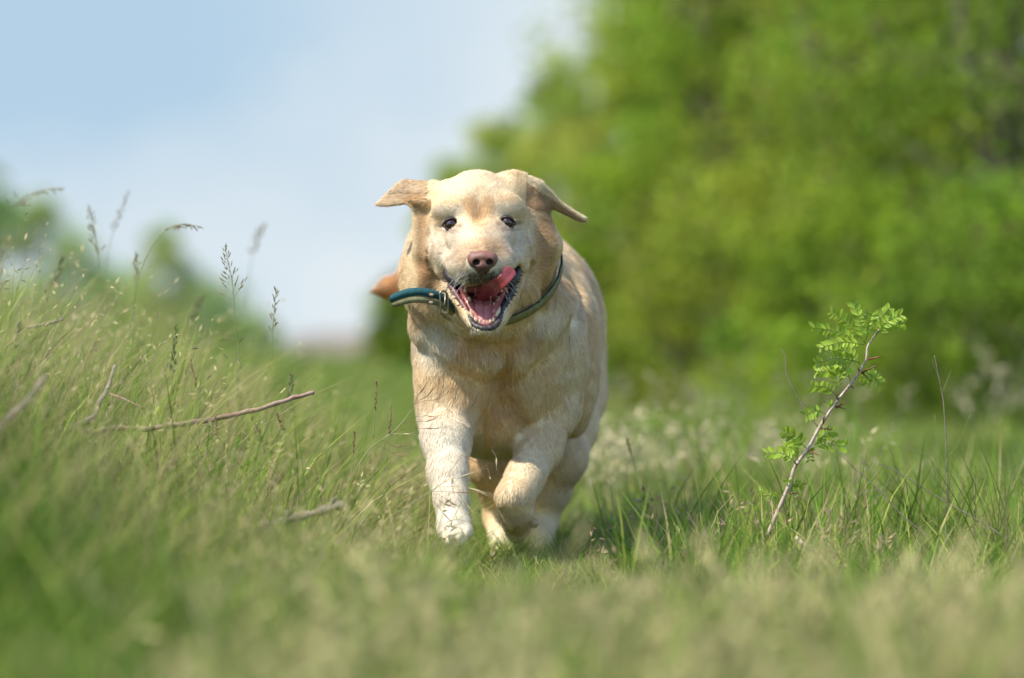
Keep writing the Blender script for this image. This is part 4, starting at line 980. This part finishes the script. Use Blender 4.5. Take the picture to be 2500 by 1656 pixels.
# ribbon with a raised rim and a central groove
tang = norm(np.gradient(cp, axis=0)); view = np.array([0, -1., 0]); sd = norm(np.cross(tang, view)); nm = norm(np.cross(sd, tang))
ns = 14; vs = []
for i in range(len(cp)):
    wdt = cr[i] * (1 if i < 24 else (.86 if i == 24 else .45))
    for s_ in range(ns * 2):
        if s_ < ns: t = -1 + 2 * s_ / (ns - 1); top = 1
        else: t = 1 - 2 * (s_ - ns) / (ns - 1); top = -1
        th = .0032 * math.sqrt(max(1 - t * t * .96, 0))
        dip = .0026 * t * t * (1 if i > 6 else .5)
        vs.append(cp[i] + sd[i] * t * wdt + nm[i] * (top * th + dip))
tv = np.array(vs); tf = []
m2 = ns * 2
for i in range(len(cp) - 1):
    for k in range(m2): k2 = (k + 1) % m2; tf.append((i * m2 + k, i * m2 + k2, (i + 1) * m2 + k2, (i + 1) * m2 + k))
caps = np.array([[i for i in range(m2)][::-1], [(len(cp) - 1) * m2 + i for i in range(m2)]])
tcx = np.tile([.31, .050, .048], (len(tv), 1)) * (1 - .35 * np.exp(-(((np.tile(np.arange(ns * 2), len(cp)) % (ns * 2)) - (ns - 1) / 2) / 1.1) ** 2))[:, None] * (1 + .18 * N2(tv, 240) + .12 * N1(tv, 90))[:, None]  # shade of the groove painted as a darker middle stripe
tcx = tcx * (.62 + .38 * sstep(-tv[:, 1], .0, .075))[:, None] if False else tcx
M_wet = mat('wet_tongue', rough=.28, attr='Col', spec=.5, coat=.35, sss=.25, bump=(1400, .25, True))
dpart('tongue', tv, [np.array(tf), caps], M_wet, np.clip(tcx, 0, 1))
# floor of the mouth: the pink bed under the tongue
gu, gv = np.meshgrid(np.linspace(-1, 1, 31), np.linspace(0, 1, 25), indexing='ij'); zz = zt + (zb - zt) * (.50 + .42 * gv)
hw_ = .0165 * (1 - .25 * gv ** 3); xx = P(1183, 0, -.03)[0] + gu * hw_
yy = yfloor(zz) - .001 - .013 * np.sqrt(np.maximum(1 - gu ** 2, 0)) * sstep(gv, -.05, .35) * (1 - .35 * sstep(gv, .7, 1)) + .005 * np.exp(-(gu / .16) ** 2) * (1 - gv)
mv = np.stack([xx, yy, zz], -1).reshape(-1, 3); ii = np.arange(31 * 25).reshape(31, 25)
mf = np.stack([ii[:-1, :-1], ii[1:, :-1], ii[1:, 1:], ii[:-1, 1:]], -1).reshape(-1, 4)
mv = mv + rng.normal(0, .0002, mv.shape)
dpart('mouth_floor', mv, mf, M_wet, np.clip(np.tile([.50, .18, .17], (len(mv), 1)) * (1 + .2 * N1(mv, 260) + .12 * N2(mv, 120))[:, None], 0, 1))
for sx_, pts_ in ((0, [(1128, 700, -.020), (1136, 725, -.018), (1148, 750, -.028), (1160, 772, -.046)]), (1, [(1232, 700, -.020), (1226, 722, -.018), (1218, 742, -.028), (1208, 768, -.046)])):
    v, f = tube(spline([P(*q) for q in pts_], 12), .0058, 10); dpart('gum', v, f, M_wet, np.tile([.50, .15, .13], (len(v), 1)) * (1 + .2 * N2(v, 300))[:, None])
v, f = tube(spline([P(1156, 772, -.048), P(1166, 786, -.056), P(1184, 792, -.060), P(1201, 787, -.056), P(1212, 772, -.048)], 14), .0055, 10); dpart('gum', v, f, M_wet, np.tile([.58, .22, .18], (len(v), 1)))
# palate behind the upper lip
v, f = uvball(P(1176, 700, -.018), (.028, .028, .012)); dpart('palate', v, f, M_wet, np.tile([.16, .03, .03], (len(v), 1)))

# ---------------- teeth
M_tooth = mat('tooth_enamel', (.60, .45, .27), .3, coat=.4, sss=.1)
def tooth(px, py, y, w_, h_, lean=0.0, pointed=False, up=1):
    c = P(px, py, y); parts = []; n = 9; t = np.linspace(0, 1, n)
    prof = (1 - t ** 1.5) * w_ + .0003 if pointed else w_ * np.sqrt(np.maximum(1 - (t * .98) ** 3, .02))
    pts = c + np.outer(t, [lean * h_, -.12 * h_, up * h_]) + np.outer(t * t, [0, .15 * h_, 0])
    v, f = tube(pts, prof, 10); dpart('tooth', v, f, M_tooth)
for a, b in ((1163, 785), (1172, 789), (1181, 791), (1189, 791), (1197, 789), (1205, 785)): tooth(a, b, -.062, .0021, .0052)
tooth(1153, 778, -.055, .0034, .0145, -.22, True); tooth(1214, 773, -.055, .0034, .0145, .30, True)
for a, b, w_ in ((1136, 714, .0028), (1145, 735, .0032), (1152, 750, .0022), (1223, 713, .0028), (1216, 734, .0032), (1207, 748, .0022)):
    tooth(a, b, -.028, w_, .0062, 0)
tooth(1136, 686, -.046, .0042, .0125, 0, True, -1)

# ---------------- wet black lips with their frilled edge
M_lip = mat('wet_lip', rough=.38, attr='Col', spec=.45, coat=.12, bump=(500, .8, False))
def lip(pts_, rad, c0, spikes=0, sx=-1, wob=.25):
    cpt = spline([P(*q) for q in pts_], 30); v1, f1 = tube(cpt, np.asarray(rad)[np.linspace(0, len(rad) - 1, 30).astype(int)] * (1 + wob * np.sin(np.arange(30) * 2.3)), 8); parts = [(v1, f1)]
    for k in range(spikes):
        i = 3 + int(k * 22 / spikes); b = cpt[i]; dd = norm(np.array([sx * 1.0, -.35, rng.uniform(-.3, .5)])); ln = rng.uniform(.0040, .0078)
        parts.append(tube(b + np.outer(np.linspace(0, 1, 4), dd * (ln + .002)), [.0019, .0017, .0011, .0003], 6))
    v, f = merge(parts); cc = np.tile(c0, (len(v), 1)) * (1 + .5 * N1(v, 300))[:, None]
    frost = sstep(N3(v, 260), .15, .5)[:, None]; cc = cc * (1 - .22 * frost) + .22 * frost * np.array([.36, .34, .32])
    return dpart('lip', v, f, M_lip, np.clip(cc, .005, 1))
lip([(1084, 652, .000), (1092, 676, -.006), (1104, 702, -.014), (1120, 728, -.026), (1136, 752, -.040), (1146, 774, -.052)], [.0022, .0034, .0044, .0044, .0040, .0036], (.15, .050, .045), 12, -1)
lip([(1269, 650, .000), (1262, 676, -.006), (1252, 704, -.014), (1242, 728, -.026), (1230, 748, -.040), (1222, 768, -.052)], [.0022, .0036, .0048, .0048, .0040, .0030], (.026, .018, .018), 11, 1)
lip([(1145, 770, -.054), (1152, 788, -.062), (1168, 799, -.068), (1186, 802, -.070), (1204, 799, -.068), (1217, 786, -.062), (1223, 766, -.054)], [.0028, .0038, .0044, .0044, .0040, .0034], (.035, .022, .020), wob=.05)
# dark inner cheek seen at the corners
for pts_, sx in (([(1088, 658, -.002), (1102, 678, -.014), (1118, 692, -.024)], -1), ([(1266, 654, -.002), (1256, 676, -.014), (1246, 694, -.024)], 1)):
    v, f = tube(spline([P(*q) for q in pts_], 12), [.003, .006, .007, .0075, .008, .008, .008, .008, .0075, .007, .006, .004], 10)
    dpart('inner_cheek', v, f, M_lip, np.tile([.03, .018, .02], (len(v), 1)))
# strings of saliva
for a, b in (((1160, 704, -.070), (1159, 726, -.040)), ((1198, 724, -.050), (1194, 752, -.030))):
    v, f = tube(spline([P(*a), (P(*a) + P(*b)) / 2 + [.001, 0, -.001], P(*b)], 10), .00025, 5); dpart('saliva', v, f, mat('saliva_film', (.8, .75, .72), .1, coat=1))

# ---------------- collar
M_teal = mat('collar_teal', rough=.75, noise=(300, (.004, .055, .070), (.012, .12, .125)), bump=(1500, .6, True))
M_olive = mat('collar_olive', rough=.8, noise=(90, (.17, .155, .065), (.27, .25, .11)), bump=(1500, .4, True))
M_metal = mat('collar_metal', (.24, .21, .15), .38, metal=1)
CC0 = P(1170, 642, .10); axis = norm(np.array([.05, .80, -.60])); e1 = norm(np.cross(axis, [0, 0, 1.])); e2 = np.cross(e1, axis)
E1S = np.sign(e1[0]); e2 = e2 * -np.sign(e2[2]); na = 96; ring = []; onrm = []
for k in range(na):
    a = 2 * math.pi * k / na; dr = e1 * math.cos(a) + e2 * math.sin(a); t = np.arange(.05, .2, .001); d = B.sample(CC0 + t[:, None] * dr)
    kk = np.nonzero(d < 0)[0]; r = t[kk[-1]] if len(kk) and kk[-1] < len(t) - 1 else .12
    ok = np.nonzero(d > 0)[0]; r = t[ok[0]] if len(ok) else .12
    ring.append(r)
ring = np.array(ring)
for _ in range(3): ring = (np.roll(ring, 1) + ring + np.roll(ring, -1)) / 3
aa = np.arange(na) * 2 * math.pi / na
ring = np.clip(ring, .09, .1035) + .002 - .018 * np.clip(-np.cos(aa) * E1S, 0, 1) + .0085 * np.clip(np.cos(aa) * E1S, 0, 1) - .003 * np.clip(-np.sin(aa), 0, 1)
def band(off0, off1, wide, rr):
    vs = []; fs = []
    for k in range(na):
        a = 2 * math.pi * k / na; dr = e1 * math.cos(a) + e2 * math.sin(a); c = CC0 + dr * (rr[k] + .006)
        for o_, t_ in ((off0, 0), (off1, 0), (off1, .0028), (off0, .0028)): vs.append(c + axis * o_ * wide + dr * t_)
    for k in range(na):
        k2 = (k + 1) % na
        for j in range(4): fs.append((k * 4 + j, k * 4 + (j + 1) % 4, k2 * 4 + (j + 1) % 4, k2 * 4 + j))
    return np.array(vs), np.array(fs)
v, f = band(-.5, .5, .0165, ring); collar = dpart('collar', v, f, M_olive, smooth=False)
v, f = band(-.50, -.42, .0165, ring + .0006 * np.sin(np.arange(na) * 1.9) * (np.sin(np.arange(na) * .7) > -.2) - .0004); dpart('teal_edge', v, f, M_teal, parent=collar, smooth=False)
# loose strap end flying left
sc_ = [(1112, 764, .000), (1096, 748, -.022), (1072, 731, -.034), (1036, 722, -.040), (1004, 722, -.040), (977, 729, -.036), (954, 738, -.030)]
hw = [12, 15, 17, 18.5, 18.5, 17.5, 15]
cpt = spline([P(*q) for q in sc_], 40); hwi = np.interp(np.linspace(0, 6, 40), range(7), hw) / 1700
tg = norm(np.gradient(cpt, axis=0)); upv = norm(np.cross(tg, [0, 1., 0])); upv *= np.sign(upv[:, 2:3]); fr = norm(np.cross(tg, upv)); fr *= -np.sign(fr[:, 1:2])
def strap(lo, hi, pz, th):
    vs, fs = [], []
    for i in range(40):
        e = 1.0 if i < 38 else (.9 if i == 38 else .7)
        tilt = upv[i]
        a = cpt[i] + tilt * hwi[i] * lo * e; b = cpt[i] + tilt * hwi[i] * hi * e
        vs += [a + fr[i] * pz, b + fr[i] * pz, b + fr[i] * (pz - th), a + fr[i] * (pz - th)]
    for i in range(39):
        for j in range(4): fs.append((i * 4 + j, i * 4 + (j + 1) % 4, (i + 1) * 4 + (j + 1) % 4, (i + 1) * 4 + j))
    fs += [(3, 2, 1, 0), (156, 157, 158, 159)]
    return np.array(vs), np.array(fs)
v, f = strap(-1, .02, .0, .004); st = dpart('strap_end', v, f, M_olive, parent=collar, smooth=False, label='loose strap end flying to the side')
v, f = strap(-.02, 1, .0008, .0048); dpart('teal_webbing', v, f, M_teal, parent=collar, smooth=False)
for (a, b) in ((1053, 719), (1052, 738)):
    c = P(a, b, -.0425); an = np.linspace(0, 2 * math.pi, 13); v, f = tube(c + np.stack([.0042 * np.cos(an), 0 * an, .0028 * np.sin(an)], 1), .0009, 6, False)
    dpart('hole', v, f, mat('hole_edge', (.03, .03, .02), .7), parent=collar); v, f = uvball(c + [0, .0005, 0], (.0038, .0012, .0022)); dpart('eyelet', v, f, mat('eyelet_fur', (.6, .42, .26), .8), parent=collar)
bx = [P(1074, 716, -.046), P(1075, 740, -.047), P(1077, 764, -.046), P(1081, 768, -.044), P(1091, 766, -.040), P(1093, 742, -.040), P(1089, 716, -.042), P(1080, 711, -.045), P(1074, 716, -.046)]
v, f = tube(spline(bx, 48), .0015, 8, False); dpart('buckle', v, f, M_metal, parent=collar)
v, f = tube([P(1088, 716, -.046), P(1086, 742, -.047), P(1078, 752, -.047)], .0013, 8); dpart('buckle_pin', v, f, M_metal, parent=collar)
for ang in (-.42, -.95):
    a = ang; k = int(round((a % (2 * math.pi)) / (2 * math.pi) * na)) % na; dr = e1 * E1S * math.cos(a) + e2 * -math.sin(a) * (-1)
    rr_ = ring[int(round(((a if E1S > 0 else math.pi - a) % (2 * math.pi)) / (2 * math.pi) * na)) % na] + .0095
    t1 = norm(np.cross(axis, dr)); an = np.linspace(0, 2 * math.pi, 17); v, f = tube(CC0 + dr * rr_ + np.outer(np.cos(an), axis) * .0028 + np.outer(np.sin(an), t1) * .0028, .0009, 6, False); dpart('eyelet', v, f, M_metal, parent=collar)
# paw details: claws and pads
M_claw = mat('claw', (.20, .13, .09), .35, coat=.3); M_pad = mat('paw_pad', (.16, .06, .05), .7)
for tx, ty, tz in ((1086, 1316, -.012), (1101, 1324, -.024), (1121, 1323, -.024), (1138, 1313, -.012)):
    c = P(tx, ty, tz); v, f = tube([c + [0, 0, .004], c + [0, -.004, -.001], c + [0, -.005, -.007]], [.0022, .0018, .0004], 6); dpart('claw', v, f, M_claw)
v, f = uvball(P(1109, 1300, .045), (.019, .022, .012)); dpart('paw_pad', v, f, M_pad)
v, f = uvball(P(1307, 1278, .138), (.0045, .006, .0032)); dpart('paw_pad', v, f, M_pad)
